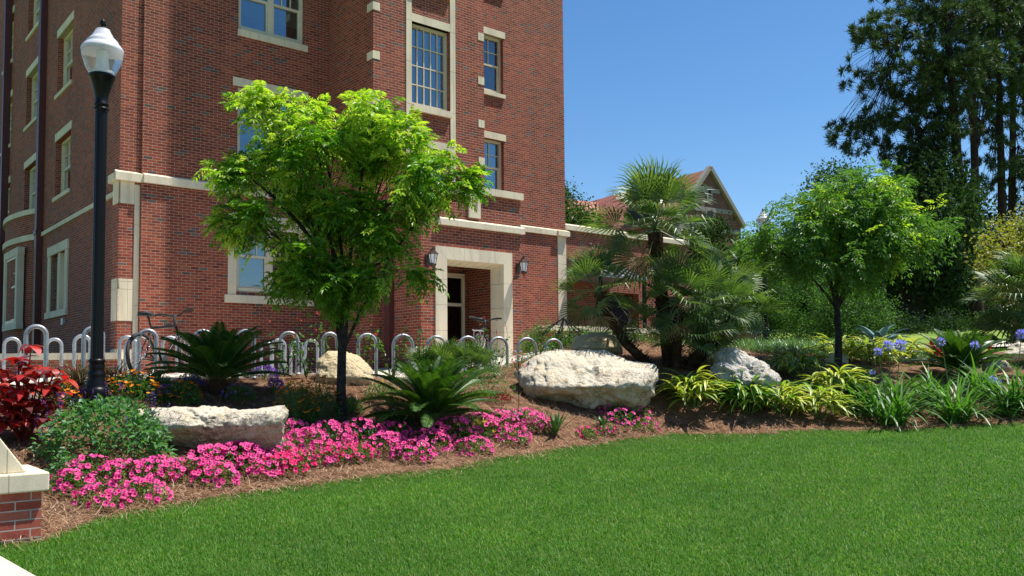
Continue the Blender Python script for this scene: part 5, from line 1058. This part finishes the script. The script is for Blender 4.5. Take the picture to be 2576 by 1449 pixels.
    if rear_rack:
        m = MB()
        for y in (-.06, 0, .06): m.tube([(-.28, y, .72), (.2, y, .72)], .007, 6)
        m.tube([(-.1, .06, .72), (0, .065, .34)], .006, 6); m.tube([(-.1, -.06, .72), (0, -.065, .34)], .006, 6); m.build('luggage_rack', M['whitepaint'], e)
    return e
q = at(366, 900, 11.5); bicycle((q[0], q[1], 1.48), R(79), R(-8), 'dark mountain bicycle leaning on a hoop right of the near lamp post', 'black')
q = at(1212, 900, 15.6); bicycle((q[0]-.1, q[1], max(1.48, g1(q[0], q[1])+.03)), R(84), R(3), 'bicycle with a rear rack parked in front of the doorway', 'rubber', True)

# ---------------------------------------------------------------- bedding plants
def mound(n, rx, ry, rz, lo=.0, shell=.55):
    v = rg.normal(size=(n, 3)); v = nrm(v); v[:, 2] = np.abs(v[:, 2])*(1-lo)+lo; k = rg.uniform(shell, 1, (n, 1))**.5; P = v*k*np.array([rx, ry, rz]); return P, v
def petal_flower(r, mats, name='flower', lobes=5, depth=.35):
    m = MB(); n = lobes*4; V = [(0, 0, -r*depth*1.6)]
    for ring, (rr, z) in enumerate(((.24, -depth*.9), (.45, -depth*.35), (1.0, 0))):
        for i in range(n):
            a = 2*PI*i/n; w_ = 1 if ring < 2 else 1-.12*(.5-.5*math.cos(lobes*a))-.03; zz_ = z*r+(0 if ring < 2 else .10*r*math.cos(lobes*a*1.0)); V.append((rr*r*w_*math.cos(a), rr*r*w_*math.sin(a), zz_))
    F = [(0, 1+i, 1+(i+1) % n) for i in range(n)]; m.add(V, F, 1)
    m.f += [(1+n*q+i, 1+n*(q+1)+i, 1+n*(q+1)+(i+1) % n, 1+n*q+(i+1) % n) for q in (0, 1) for i in range(n)]; m.m += [1]*n+[0]*n; m.sm += [False]*(2*n); m.m[:n] = [1]*n
    return m.mesh(name, mats)
PF = [petal_flower(.026, [M['pink'], M['pinkc']]), petal_flower(.023, [M['pink'], M['pinkc']], depth=.5), petal_flower(.028, [M['pink'], M['pinkc']], depth=.2)]
CF = [petal_flower(.024, [M['crim'], M['pinkc']]), petal_flower(.026, [M['crim'], M['pinkc']], depth=.25)]
def petunia(px, py, rx, rz, nf, crim, label, group):
    g = gp(px, py); e = empty('petunia_plant', (g[0], g[1], g[2]), label, 'flowers', group)
    ry = rx*.85; qb = QB(); P, v = mound(430, rx, ry, rz, shell=.2); qb.leaves(P, nrm(v+rg.normal(size=P.shape)*.8), rg.uniform(.025, .045, len(P)), rg.uniform(.012, .02, len(P)), m=0); qb.build('foliage', [M['bush']], e)
    P, v = mound(nf, rx*1.04, ry*1.04, rz*1.12, lo=.05, shell=.9)
    for p, d in zip(P, v):
        dr = Vector(d)+Vector((.25, -.55, .35))+Vector(rg.normal(size=3)*.38); o = link('flower', (CF if rnd.random() < crim else PF)[rnd.randrange(2 if crim > .5 else 3) % (2 if crim > .5 else 3)] if not (crim and crim <= .5) else (rnd.choice(CF) if rnd.random() < crim else rnd.choice(PF)), e, tuple(p))
        o.rotation_euler = dr.to_track_quat('Z', 'Y').to_euler(); k = rnd.uniform(.82, 1.15); o.scale = (k, k, k)
pet = [(175, 1250, .20, 24, 0), (225, 1215, .22, 24, 0), (255, 1285, .20, 22, 0), (310, 1235, .25, 34, 0), (360, 1270, .20, 24, 0), (385, 1215, .22, 28, 0),
       (470, 1215, .22, 34, 0), (530, 1190, .24, 40, 0), (600, 1180, .24, 40, 0), (540, 1225, .2, 30, 0), (650, 1200, .2, 26, .1), (610, 1150, .2, 26, 0), (715, 1198, .20, 34, 1), (745, 1180, .17, 22, .9), (690, 1160, .2, 26, .1),
       (770, 1140, .24, 38, 0), (730, 1105, .2, 22, 0), (830, 1125, .26, 42, 0), (850, 1170, .2, 26, .6), (900, 1165, .18, 20, .7), (905, 1115, .26, 38, .1), (800, 1175, .18, 20, .3), (975, 1150, .24, 36, 0), (1040, 1165, .22, 34, 0), (990, 1115, .22, 26, 0),
       (1080, 1140, .24, 34, 0), (1140, 1110, .25, 38, 0), (1200, 1100, .25, 36, 0), (1190, 1150, .2, 22, 0), (1260, 1095, .26, 36, 0), (1320, 1085, .25, 34, 0), (1290, 1120, .2, 24, 0), (1365, 1095, .2, 18, 0),
       (1475, 1108, .14, 8, 1), (1525, 1100, .12, 5, .8), (1560, 1085, .26, 18, 0), (1600, 1062, .2, 13, 0), (1620, 1090, .18, 8, 0), (1540, 1050, .18, 12, 0)]
cnt_ = {}
for x, y, r, nf, c in sorted(pet):
    if c >= .9: lab, gr = 'crimson petunias at the lawn edge', 'crimson petunias'
    elif c > 0: lab, gr = 'petunias mixing pink and crimson', 'mixed petunias'
    elif x < 400: lab, gr = 'pink petunias near the brick pier', 'petunias by the brick pier'
    elif x < 680: lab, gr = 'pink petunias before the long boulder', 'petunias before the long boulder'
    elif x < 1050: lab, gr = 'pink petunias around the tree trunk', 'petunias around the tree'
    elif x < 1400: lab, gr = 'pink petunias before the large sago', 'petunias before the sago palm'
    else: lab, gr = 'sparse petunias below the largest boulder', 'petunias below the largest boulder'
    cnt_[gr] = cnt_.get(gr, 0)+1; petunia(x, y-8, r*1.2, r*.95, int(nf*2.9), c, lab+', '+ords[cnt_[gr]-1]+' clump from the left', gr)

BL = {}
def leafbush(px, py, Y, rx, rz, n, L, Wf, mat, name, label, cat='shrub', group=None, flowers=None, shell=.3, ry=None, stems=8, lo=0.0, up=.9, g=None):
    g = gat(px, Y, py) if g is None else g; e = empty(name, g, label, cat, group); qb = QB(); P, v = mound(n, rx, ry or rx*.85, rz, lo, shell)
    l_ = L*rg.uniform(.6, 1.25, n); qb.leaves(P, nrm(v*.8+rg.normal(size=P.shape)*.7), l_, l_*Wf, fold=.2, droop=.15); qb.build('foliage', [M[mat]] if isinstance(mat, str) else [M[k] for k in mat], e)
    m = MB()
    for i in range(stems): a = rnd.uniform(0, 2*PI); k = rnd.uniform(.2, .8); m.tube([(0, 0, -.02), (rx*k*.5*math.cos(a), rx*k*.5*math.sin(a), rz*.45), (rx*k*math.cos(a), rx*k*math.sin(a), rz*.85)], [.008, .006, .004], 4)
    m.build('stems', M['stem'], e)
    if flowers:
        fm, nf, fs_, kind = flowers; nf = min(nf, 98); P, v = mound(nf, rx*1.03, (ry or rx*.85)*1.03, rz*1.08, .25, .92); key = (fm, fs_, kind)
        if key not in BL:
            q1 = QB()
            if kind == 'spike': k = 26; t = rg.uniform(0, 1, k); q1.leaves(np.c_[rg.normal(size=(k, 2))*.004, t*.15], rdir(k, .2), .016, .010)
            elif kind == 'flat': k = 9; a = np.arange(k)*2*PI/k; q1.leaves(np.zeros((k, 3)), np.c_[np.cos(a), np.sin(a), .2+0*a], fs_, fs_*.6, up=np.repeat([[0, 0, 1.0]], k, 0))
            else: k = 8; q1.leaves(rg.normal(size=(k, 3))*.005, rdir(k, .3), fs_, fs_*.8)
            BL[key] = q1.mesh('bloom', [M[fm]])
        for p in P:
            o = link('flower_spike' if kind == 'spike' else 'bloom', BL[key], e, tuple(p)); o.scale = (rnd.uniform(.8, 1.2),)*3; o.rotation_euler = (rnd.uniform(-.25, .65), rnd.uniform(-.4, .4), rnd.uniform(0, 6.28))
    return e
leafbush(262, 1170, 8.55, .66, .60, 1700, .07, .62, 'salvia', 'salvia_shrub', 'mounded green salvia with dark purple flower spikes below the lamp post', flowers=('dkpurple', 40, .02, 'spike'), ry=.45, shell=.5, stems=14)
leafbush(170, 1190, 8.0, .2, .22, 300, .05, .5, 'salvia', 'salvia_shrub', 'small green salvia seedling between the pier and the big salvia', shell=.4)
# copperleaf shrub
def copperleaf():
    g = gat(55, 8.7, 1105); e = empty('copperleaf_shrub', g, 'copperleaf shrub with glossy red and maroon leaves at the left edge', 'shrub'); qb = QB(); m = MB()
    for i in range(17):
        a = i*GA; k = math.sqrt((i+.5)/17)*.34; k *= 1.2; tx, ty, tz = k*math.cos(a), k*math.sin(a)*.8, .96-.85*k+rnd.uniform(-.12, .08); m.tube([(0, 0, -.02), (tx*.6, ty*.6, tz*.55), (tx, ty, tz)], [.012, .009, .006], 5)
        for lv in range(4):
            n = 6; az = np.arange(n)*2*PI/n+rnd.random()*3; h = tz*(1-.23*lv); s_ = 1-.12*lv; P = np.repeat([[tx*s_, ty*s_, h]], n, 0)
            qb.strips(P, az, rg.uniform(-.05, .75, n), rg.uniform(.13, .22, n), rg.uniform(.07, .11, n), rg.uniform(.8, 1.7, n), 5, 0, base=.15, peak=.4, tipw=.04, twist=rg.uniform(-.5, .5))
    qb.build('foliage', [M['red1']], e); m.build('stems', M['maroon'], e)
copperleaf()
# bronze fountain grass tufts
def grass_tuft(px, py, Y, n, L, Wd, mat, name, label, bend=1.6, el=(.7, 1.5), spread=.05, cat='grass', group=None):
    g = gat(px, Y, py); e = empty(name, g, label, cat, group); qb = QB(); P = np.c_[rg.normal(size=(n, 2))*spread, np.zeros(n)]
    qb.strips(P, rg.uniform(0, 2*PI, n), rg.uniform(el[0], el[1], n), L*rg.uniform(.6, 1.15, n), Wd, bend*rg.uniform(.6, 1.3, n), 5, 0, twist=0); qb.build('blades', [M[mat]], e); return e
grass_tuft(195, 990, 10.5, 420, .62, .008, 'brgrass', 'fountain_grass', 'bronze fountain grass left of the near lamp post base', group='bronze grasses')
grass_tuft(292, 990, 10.5, 420, .62, .008, 'brgrass', 'fountain_grass', 'bronze fountain grass right of the near lamp post base', group='bronze grasses')
fl = [(148, 1035, 9.8, .24, .30, 'orange', 50, 'orange daisies beside the red copperleaf', 'bush'), (330, 1020, 10.2, .32, .34, 'orange', 90, 'broad patch of orange daisies right of the lamp post', 'bush'), (455, 1015, 10.4, .24, .26, 'orange', 30, 'sparse orange daisies left of the sago trunk', 'bush'),
      (745, 1012, 10.6, .27, .50, 'orange', 60, 'leafy shrub topped with orange daisies left of the tree trunk', 'bush'), (805, 1010, 10.9, .27, .52, 'orange', 60, 'orange daisies on a dark shrub touching the tree trunk', 'bush')]
for x, y, Y, rx, rz, mt, nf, lab, lm in fl: leafbush(x, y, Y, rx, rz, 850, .055, .28, lm, 'daisy_clump', lab, 'flowers', 'orange daisies', (mt, int(nf*1.5), .030, 'flat'))
leafbush(390, 1000, 10.6, .19, .34, 700, .05, .3, 'bush', 'daisy_bush', 'upright green bush with a few yellow daisies beside the bicycle', 'shrub', None, ('yellow', 6, .028, 'flat'))
for x, y, Y, r, lab in ((210, 1035, 9.9, .13, 'purple blooms between orange daisies and the lamp post'), (480, 1000, 11.1, .16, 'purple blooms at the paving edge left of the upright sago'), (420, 1020, 10.4, .12, 'purple blooms below the yellow daisy bush'), (665, 965, 12.0, .18, 'light purple blooms at the paving edge right of the upright sago'), (690, 985, 11.4, .12, 'small purple blooms near the orange daisy shrub')):
    leafbush(x, y, Y, r, .18, 220, .03, .3, 'bush', 'purple_flowers', lab, 'flowers', 'purple bedding flowers', ('purple', 44, .024, 'tuft'))
for x, y, Y, r, h, mt, fl_, lab in ((885, 1020, 11.2, .15, .16, 'agap', None, 'feathery bright green fern right of the tree trunk'), (1000, 1060, 10.9, .2, .14, 'bush', ('white', 12, .014, 'tuft'), 'low foliage with tiny white flowers left of the spreading sago'), (910, 1068, 10.4, .16, .1, 'bush', ('paleblue', 14, .014, 'tuft'), 'tiny pale blue flowers at the foot of the tree'),
      (1190, 1085, 10.6, .22, .16, 'gloss', ('yellow', 10, .022, 'tuft'), 'round leaved plant with yellow flowers right of the spreading sago'), (1220, 985, 12.2, .4, .34, 'agap', ('paleblue', 8, .02, 'tuft'), 'bright airy green groundcover left of the largest boulder'), (1250, 930, 13.8, .45, .38, 'agap', ('paleblue', 6, .02, 'tuft'), 'fine green fern bank below the doorway hoops'),
      (1345, 905, 14.8, .3, .32, 'bush', ('paleblue', 5, .02, 'tuft'), 'small leaved shrub behind the left end of the largest boulder'), (960, 1010, 11.6, .22, .2, 'bush', ('yellow', 5, .02, 'tuft'), 'yellow green clump behind the spreading sago on its left'), (800, 1075, 10.2, .22, .1, 'agap', ('paleblue', 16, .012, 'tuft'), 'low green mat with tiny blue flowers left of the tree trunk'),
      (1740, 965, 13.4, .25, .14, 'agap', None, 'low ferny clump below the fan palm trunks'), (2000, 1000, 14.4, .3, .14, 'liri', None, 'low green groundcover right of the jagged grey rock'), (2330, 955, 15.0, .3, .14, 'liri', None, 'low grey green filler plant left of the far sago palm'), (2160, 945, 15.6, .3, .16, 'bush', None, 'low filler foliage behind the tall lilac agapanthus'), (600, 1000, 10.9, .2, .16, 'bush', ('purple', 20, .02, 'tuft'), 'low purple flowered mat right of the upright sago trunk'), (1240, 1020, 12.0, .26, .12, 'maroon', None, 'dark purple foliage left of the largest boulder')):
    leafbush(x, y, Y, r*1.15, h*1.2, 800, .036, .36, mt, 'bedding_plant', lab, 'plant', 'small bedding plants', fl_)
# red flowered vines (porterweed) between hoops
vines = [(715, 850, 12.4, 'leafy red flowered vine left of the rounded cream boulder'), (770, 860, 12.2, 'leafy vine over the left end of the rounded cream boulder'), (918, 940, 12.6, 'red flowered vine climbing at the hoop right of the tree trunk'), (985, 930, 12.9, 'tall leafy red flowered vine left of the palmetto'), (1060, 930, 13.1, 'red flowered vine behind the palmetto, on its left'), (1245, 930, 13.6, 'red flowered vine in front of the right stone door jamb'), (1180, 925, 13.6, 'tall bare stemmed red flowers in front of the doorway'), (830, 880, 12.9, 'leafy vine above the rounded cream boulder')]
for x, y, Y, lab in vines:
    g = gat(x, Y, 960); e = empty('flowering_vine', g, lab, 'plant', 'red flowered vines'); m = MB(); qb = QB()
    for s_ in range(5):
        fb = QB()
        a = rnd.uniform(0, 2*PI); h = rnd.uniform(.45, .85); tx, ty = .22*math.cos(a), .15*math.sin(a); p = bez((0, 0, 0), (tx, ty, h), (rnd.uniform(-.1, .1), 0, .1), 8); m.tube(p, list(np.linspace(.006, .003, 8)), 4)
        n = 22; k = rg.integers(1, 7, n); P = p[k]+rg.normal(size=(n, 3))*.02; l_ = rg.uniform(.035, .075, n); qb.leaves(P, rdir(n, .1), l_, l_*.62, fold=.2, droop=.3)
        tip = bez((tx, ty, h), (tx+rnd.uniform(-.08, .08), ty, h+rnd.uniform(.12, .22)), (0, 0, .03), 5); m.tube(tip, .0025, 4); q_ = np.repeat([tip[2]], 8, 0)+rg.normal(size=(8, 3))*.008; fb.leaves(q_, rdir(8), .018, .014); fb.build('bloom', [M['coral']], e)
    m.build('stems', M['bark'], e); qb.build('foliage', [M['bush']], e)
# coral seedling stalk beside the largest boulder
g = gat(1305, 11.7, 1050); e = empty('coral_flower_stalk', g, 'thin bare stalk topped with a coral flower cluster left of the largest boulder', 'plant'); m = MB(); m.tube([(0, 0, 0), (.01, 0, .4), (.0, 0, .66)], .005, 5)
fb = QB()
for k in range(9): a = k*.7; m.tube([(0, 0, .5), (.08*math.cos(a), .05*math.sin(a), .6+.02*k)], .003, 4); fb.leaves(np.repeat([[.09*math.cos(a), .06*math.sin(a), .6+.02*k]], 12, 0), rdir(12), .025, .012)
m.build('stem', M['bark'], e); fb.build('blooms', [M['coral']], e)

# aloes and agave
def rosette(px, py, Y, n, L, Wd, mat, name, label, el=(.5, 1.45), bend=.3, group=None, cat='plant'):
    g = gat(px, Y, py); e = empty(name, g, label, cat, group); qb = QB(); az = np.arange(n)*GA; el_ = np.linspace(el[1], el[0], n); qb.strips(np.zeros((n, 3))+[0, 0, .02], az, el_, L*np.linspace(.75, 1.05, n), Wd, bend, 6, 0, base=.8, peak=.25, tipw=.02)
    o = qb.build('leaves', [M[mat]], e); sm_ = o.modifiers.new('thickness', 'SOLIDIFY'); sm_.thickness = Wd*.12; return e
rosette(1303, 1055, 11.2, 14, .25, .05, 'aloe', 'aloe', 'small aloe at the foot of the coral flower stalk', group='aloes'); rosette(1397, 1078, 11.2, 16, .36, .05, 'aloe', 'aloe', 'taller spiky aloe in front of the undercut base of the largest boulder', (.6, 1.45), .1, group='aloes')
rosette(1515, 1056, 11.9, 12, .2, .045, 'aloe', 'aloe', 'small aloe under the right part of the largest boulder', group='aloes'); rosette(1995, 1030, 13.7, 10, .22, .045, 'aloe', 'aloe', 'small aloe between the jagged rock and the yellow striped plants', group='aloes')
rosette(2212, 868, 20.5, 16, .98, .2, 'agave', 'agave', 'huge blue grey agave with folded leaves beyond the pale tree', (.45, 1.5), 1.1)

# variegated ginger
def ginger(px, py, Y, nc, hgt, rad, yel, label):
    nc = int(nc*1.3); hgt *= 1.05; rad *= 1.1; yel *= .82
    g = gat(px, Y, py); e = empty('variegated_ginger', g, label, 'plant', 'variegated gingers'); V, F, Mi = [], [], []; m = MB(); cnt = 0
    for c in range(nc):
        a = c*GA; k = math.sqrt((c+.5)/nc)*rad; top = np.array([k*math.cos(a), k*math.sin(a)*.8, hgt*(1-.55*(k/rad)**2)*rnd.uniform(.85, 1.1)]); p = bez((top[0]*.25, top[1]*.25, 0), top, (0, 0, .05), 6); m.tube(p, .007, 4)
        for l_ in range(10):
            b = p[min(5, 2+l_//2)]; az = a+rnd.uniform(-1.3, 1.3); el = rnd.uniform(.05, .9); L_ = rnd.uniform(.28, .46); wd = rnd.uniform(.045, .068); sg = 6; pos = np.array(b, float); pts = [pos.copy()]; bend = rnd.uniform(.7, 1.5)
            for s_ in range(sg): ee = el-bend*(s_+.5)/sg; pos = pos+np.array([math.cos(az)*math.cos(ee), math.sin(az)*math.cos(ee), math.sin(ee)])*L_/sg; pts.append(pos.copy())
            sd = np.array([-math.sin(az), math.cos(az), rnd.uniform(-.3, .3)]); cols = [-1, -.55, -.12, .12, .55, 1]
            pat = [0 if rnd.random() > yel*.8 else 1, 1 if rnd.random() < yel else 0, 0 if rnd.random() > yel*.5 else 1, 1 if rnd.random() < yel else 0, 0 if rnd.random() > yel*.8 else 1]
            for s_ in range(sg+1):
                t = s_/sg; wv = math.sin(PI*(.06+.93*t)**.85)
                for cc in cols: V.append(pts[s_]+sd*wd*.5*wv*cc+np.array([0, 0, abs(cc)*.008*wv]))
            for s_ in range(sg):
                for q_ in range(5): b_ = cnt+s_*6+q_; F.append((b_, b_+1, b_+7, b_+6)); Mi.append(pat[q_])
            cnt += (sg+1)*6
    link('leaves', npmesh('leaves', V, F, [M['ging_g'], M['ging_y']], Mi), e); m.build('stems', M['stem'], e)
ginger(1745, 1080, 13.0, 13, .50, .34, .9, 'yellow striped ginger in front of the jagged grey rock'); ginger(1885, 1092, 13.0, 11, .44, .26, .3, 'mostly green ginger at the lawn edge below the jagged rock'); ginger(1850, 1045, 13.5, 6, .36, .16, .25, 'green ginger clump touching the jagged grey rock')
ginger(1962, 1088, 13.1, 11, .40, .30, .85, 'yellow striped ginger nearest the lawn, left of the agapanthus'); ginger(2062, 1082, 13.2, 11, .40, .30, .85, 'yellow striped ginger at the lawn edge, right one of the front pair'); ginger(2105, 1030, 14.3, 12, .50, .34, .8, 'yellow striped ginger behind the front pair')
ginger(2010, 955, 15.2, 13, .42, .42, .6, 'striped ginger right of the jagged grey rock'); ginger(2110, 905, 17.2, 10, .36, .4, .9, 'yellow striped ginger behind the slender pale tree trunk'); ginger(2190, 915, 16.8, 12, .4, .4, .95, 'bright yellow striped ginger under the lilac flower heads'); ginger(2260, 905, 17.4, 12, .4, .42, .95, 'bright yellow striped ginger right of the lilac flower heads')
ginger(2195, 868, 18.0, 7, .36, .2, .8, 'tall yellow striped ginger in front of the blue grey agave'); ginger(1780, 935, 14.6, 7, .34, .2, .8, 'small yellow ginger between the fan palm and the jagged rock')

# agapanthus
def agapanthus(px, py, Y, nl, L, heads, label):
    g = gat(px, Y, py); e = empty('agapanthus', g, label, 'plant', 'agapanthus clumps'); qb = QB(); P = np.c_[rg.normal(size=(nl, 2))*.07, np.zeros(nl)]
    L *= 1.65; nl = int(nl*1.35); P = np.c_[rg.normal(size=(nl, 2))*.09, np.zeros(nl)]; qb.strips(P, rg.uniform(0, 2*PI, nl), rg.uniform(.75, 1.5, nl), L*rg.uniform(.65, 1.15, nl), rg.uniform(.026, .040, nl), rg.uniform(.7, 2.0, nl), 7, 0, base=.7, peak=.4, tipw=.15); qb.build('leaves', [M['agap']], e)
    for hx, hy, full in heads:
        q = at(hx, hy, Y-.05); t = Vector((q[0]-g.x, q[1]-g.y, q[2]-g.z)); m = MB(); m.tube([(t.x*.15, t.y*.15, 0), (t.x*.6, t.y*.6, t.z*.55), tuple(t)], [.008, .007, .005], 6); st = m.build('flower_stalk', M['stem'], e)
        fb = QB(); n = int(46*full); D = rdir(n, .35); r_ = .085*math.sqrt(full)
        for i_ in range(3): fb.leaves(np.array(t)+D*r_*.45+rg.normal(size=(n, 3))*.003, nrm(D+rg.normal(size=(n, 3))*.28), r_*.75, .015, m=0)
        fb.leaves(np.repeat([tuple(t)], n, 0), D, r_*.5, .004, m=1); fb.build('flower_head', [M['lilac'], M['stem']], st, loc=(0, 0, 0))
agapanthus(2245, 1076, 13.1, 75, .66, [(2208, 885, .8), (2235, 870, 1), (2265, 868, 1.1)], 'tall agapanthus with three lilac flower heads near the slender pale tree')
agapanthus(2185, 1050, 13.7, 55, .5, [(2195, 938, .3)], 'agapanthus with one tiny bud at the left of the tallest flower heads')
agapanthus(2405, 1070, 13.2, 90, .58, [(2368, 860, .6)], 'broad agapanthus clump in the middle of the right lawn edge')
agapanthus(2340, 1030, 14.2, 70, .5, [(2452, 868, .7)], 'agapanthus clump behind the middle one, below the sago palm')
agapanthus(2545, 1058, 13.6, 85, .62, [(2497, 955, .5), (2570, 842, 1)], 'rightmost agapanthus clump with a lilac head at the edge'); agapanthus(2470, 1035, 14.5, 65, .5, [(2515, 960, .3)], 'agapanthus between the two right hand clumps, set further back'); agapanthus(2620, 1050, 13.4, 70, .6, [], 'agapanthus clump with no flower head just past the right edge')
for x, y, Y, lab in ((2355, 862, 17.6, 'dark red canna behind the sago palm, left one'), (2400, 862, 18.0, 'dark red canna behind the sago palm, centre one'), (2440, 865, 17.8, 'dark red canna behind the sago palm, right one')):
    g = gat(x, Y, y); e = empty('canna', g, lab, 'plant', 'dark red cannas'); qb = QB(); n = 16; qb.strips(np.c_[rg.normal(size=(n, 2))*.08, rg.uniform(0, .25, n)], rg.uniform(0, 6.3, n), rg.uniform(.9, 1.4, n), .42, .10, .5, 5, 0, base=.3, peak=.45); qb.build('leaves', [M['maroon']], e)
for i_, (x, Y) in enumerate(((1965, 19), (2010, 18.4), (2060, 19), (2150, 18.8), (2105, 19.6), (1900, 18.6), (2200, 19.8), (1940, 17.3), (1990, 17.2))):
    grass_tuft(x, 880, Y, 230, .42, .011, 'liri', 'liriope_clump', 'arching liriope tuft below the evergreen shrubs, %s in the bank' % ords[i_], 1.5, spread=.18, cat='groundcover', group='liriope tufts')
for i_, (x, Y) in enumerate(((2260, 19.2), (2300, 18.5), (2330, 19.2), (2490, 18.4), (2510, 17.5), (2550, 18.2))):
    grass_tuft(x, 880, Y, 170, .3, .011, 'liri', 'liriope_clump', 'short liriope tuft beside the pale path, %s from the left' % ords[i_], 1.5, spread=.16, cat='groundcover', group='liriope tufts by the path')
# liriope bank reads as a mass
n = 9000; bx0 = at(1880, 900, 17.5); X = rg.uniform(3.6, 9.5, n); Yy = rg.uniform(17.2, 23, n); z = gz(X, Yy); qb = QB(); qb.strips(np.c_[X, Yy, z], rg.uniform(0, 6.3, n), rg.uniform(.7, 1.5, n), rg.uniform(.18, .38, n), .012, rg.uniform(.8, 2, n), 4)
tag(qb.build('groundcover', [M['liri']]), 'bank of liriope leaves in front of the evergreen shrubs', 'groundcover', kind='stuff')

# ---------------------------------------------------------------- pine straw and lawn blades
def scatter(n, x0, x1, y0, y1, cls, power):
    X, Yy = [], []
    while sum(len(a) for a in X) < n:
        y = y0*(y1/y0)**rg.uniform(0, 1, n) if power else rg.uniform(y0, y1, n); k = y*.68+1.2; x = rg.uniform(-1, 1, n)*k+.3; ok = cls(x, y) & (x > x0) & (x < x1); X.append(x[ok]); Yy.append(y[ok])
    return np.concatenate(X)[:n], np.concatenate(Yy)[:n]
bed = lambda x, y: (y > edge_y(x)-.04-.40*rg.random(len(x))**5) & (y < plaza_y(x)-.02)
X, Yy = scatter(95000, -14, 14, 6.2, 20, bed, 1); z = gz(X, Yy); n = len(X)
pn = np.array([noise.noise(Vector((a*1.7, b*1.7, 0))) for a, b in zip(X[::40], Yy[::40])]); lift = rg.exponential(.012, n)
qb = QB(); qb.strips(np.c_[X, Yy, z+lift+.004], rg.uniform(0, 2*PI, n), rg.normal(0, .22, n)+.12, rg.uniform(.08, .20, n), rg.uniform(.0028, .0045, n), rg.normal(.35, .3, n), 3, 0, base=1, peak=.3, tipw=.6, curl=.5)
tag(qb.build('pine_straw', [M['straw']]), 'loose rust brown pine straw mulch over the bed', 'mulch', kind='stuff')
lawn_ok = lambda x, y: (y < edge_y(x)+.03) & ~is_walk(x, y)
X, Yy = scatter(380000, -14, 14, 3.0, 14.5, lawn_ok, 1); z = gz(X, Yy); n = len(X); k = (Yy/6)**.5
qb = QB(); qb.strips(np.c_[X, Yy, z-.004], rg.uniform(0, 2*PI, n), rg.normal(1.1, .35, n), rg.uniform(.018, .046, n)*(1+.15*k), rg.uniform(.0028, .005, n)*k, rg.uniform(.1, 1.2, n), 2, 0, base=1, peak=.4, tipw=.2)
tag(qb.build('grass', [M['blade']]), 'dense short green lawn grass in the foreground', 'grass', kind='stuff')
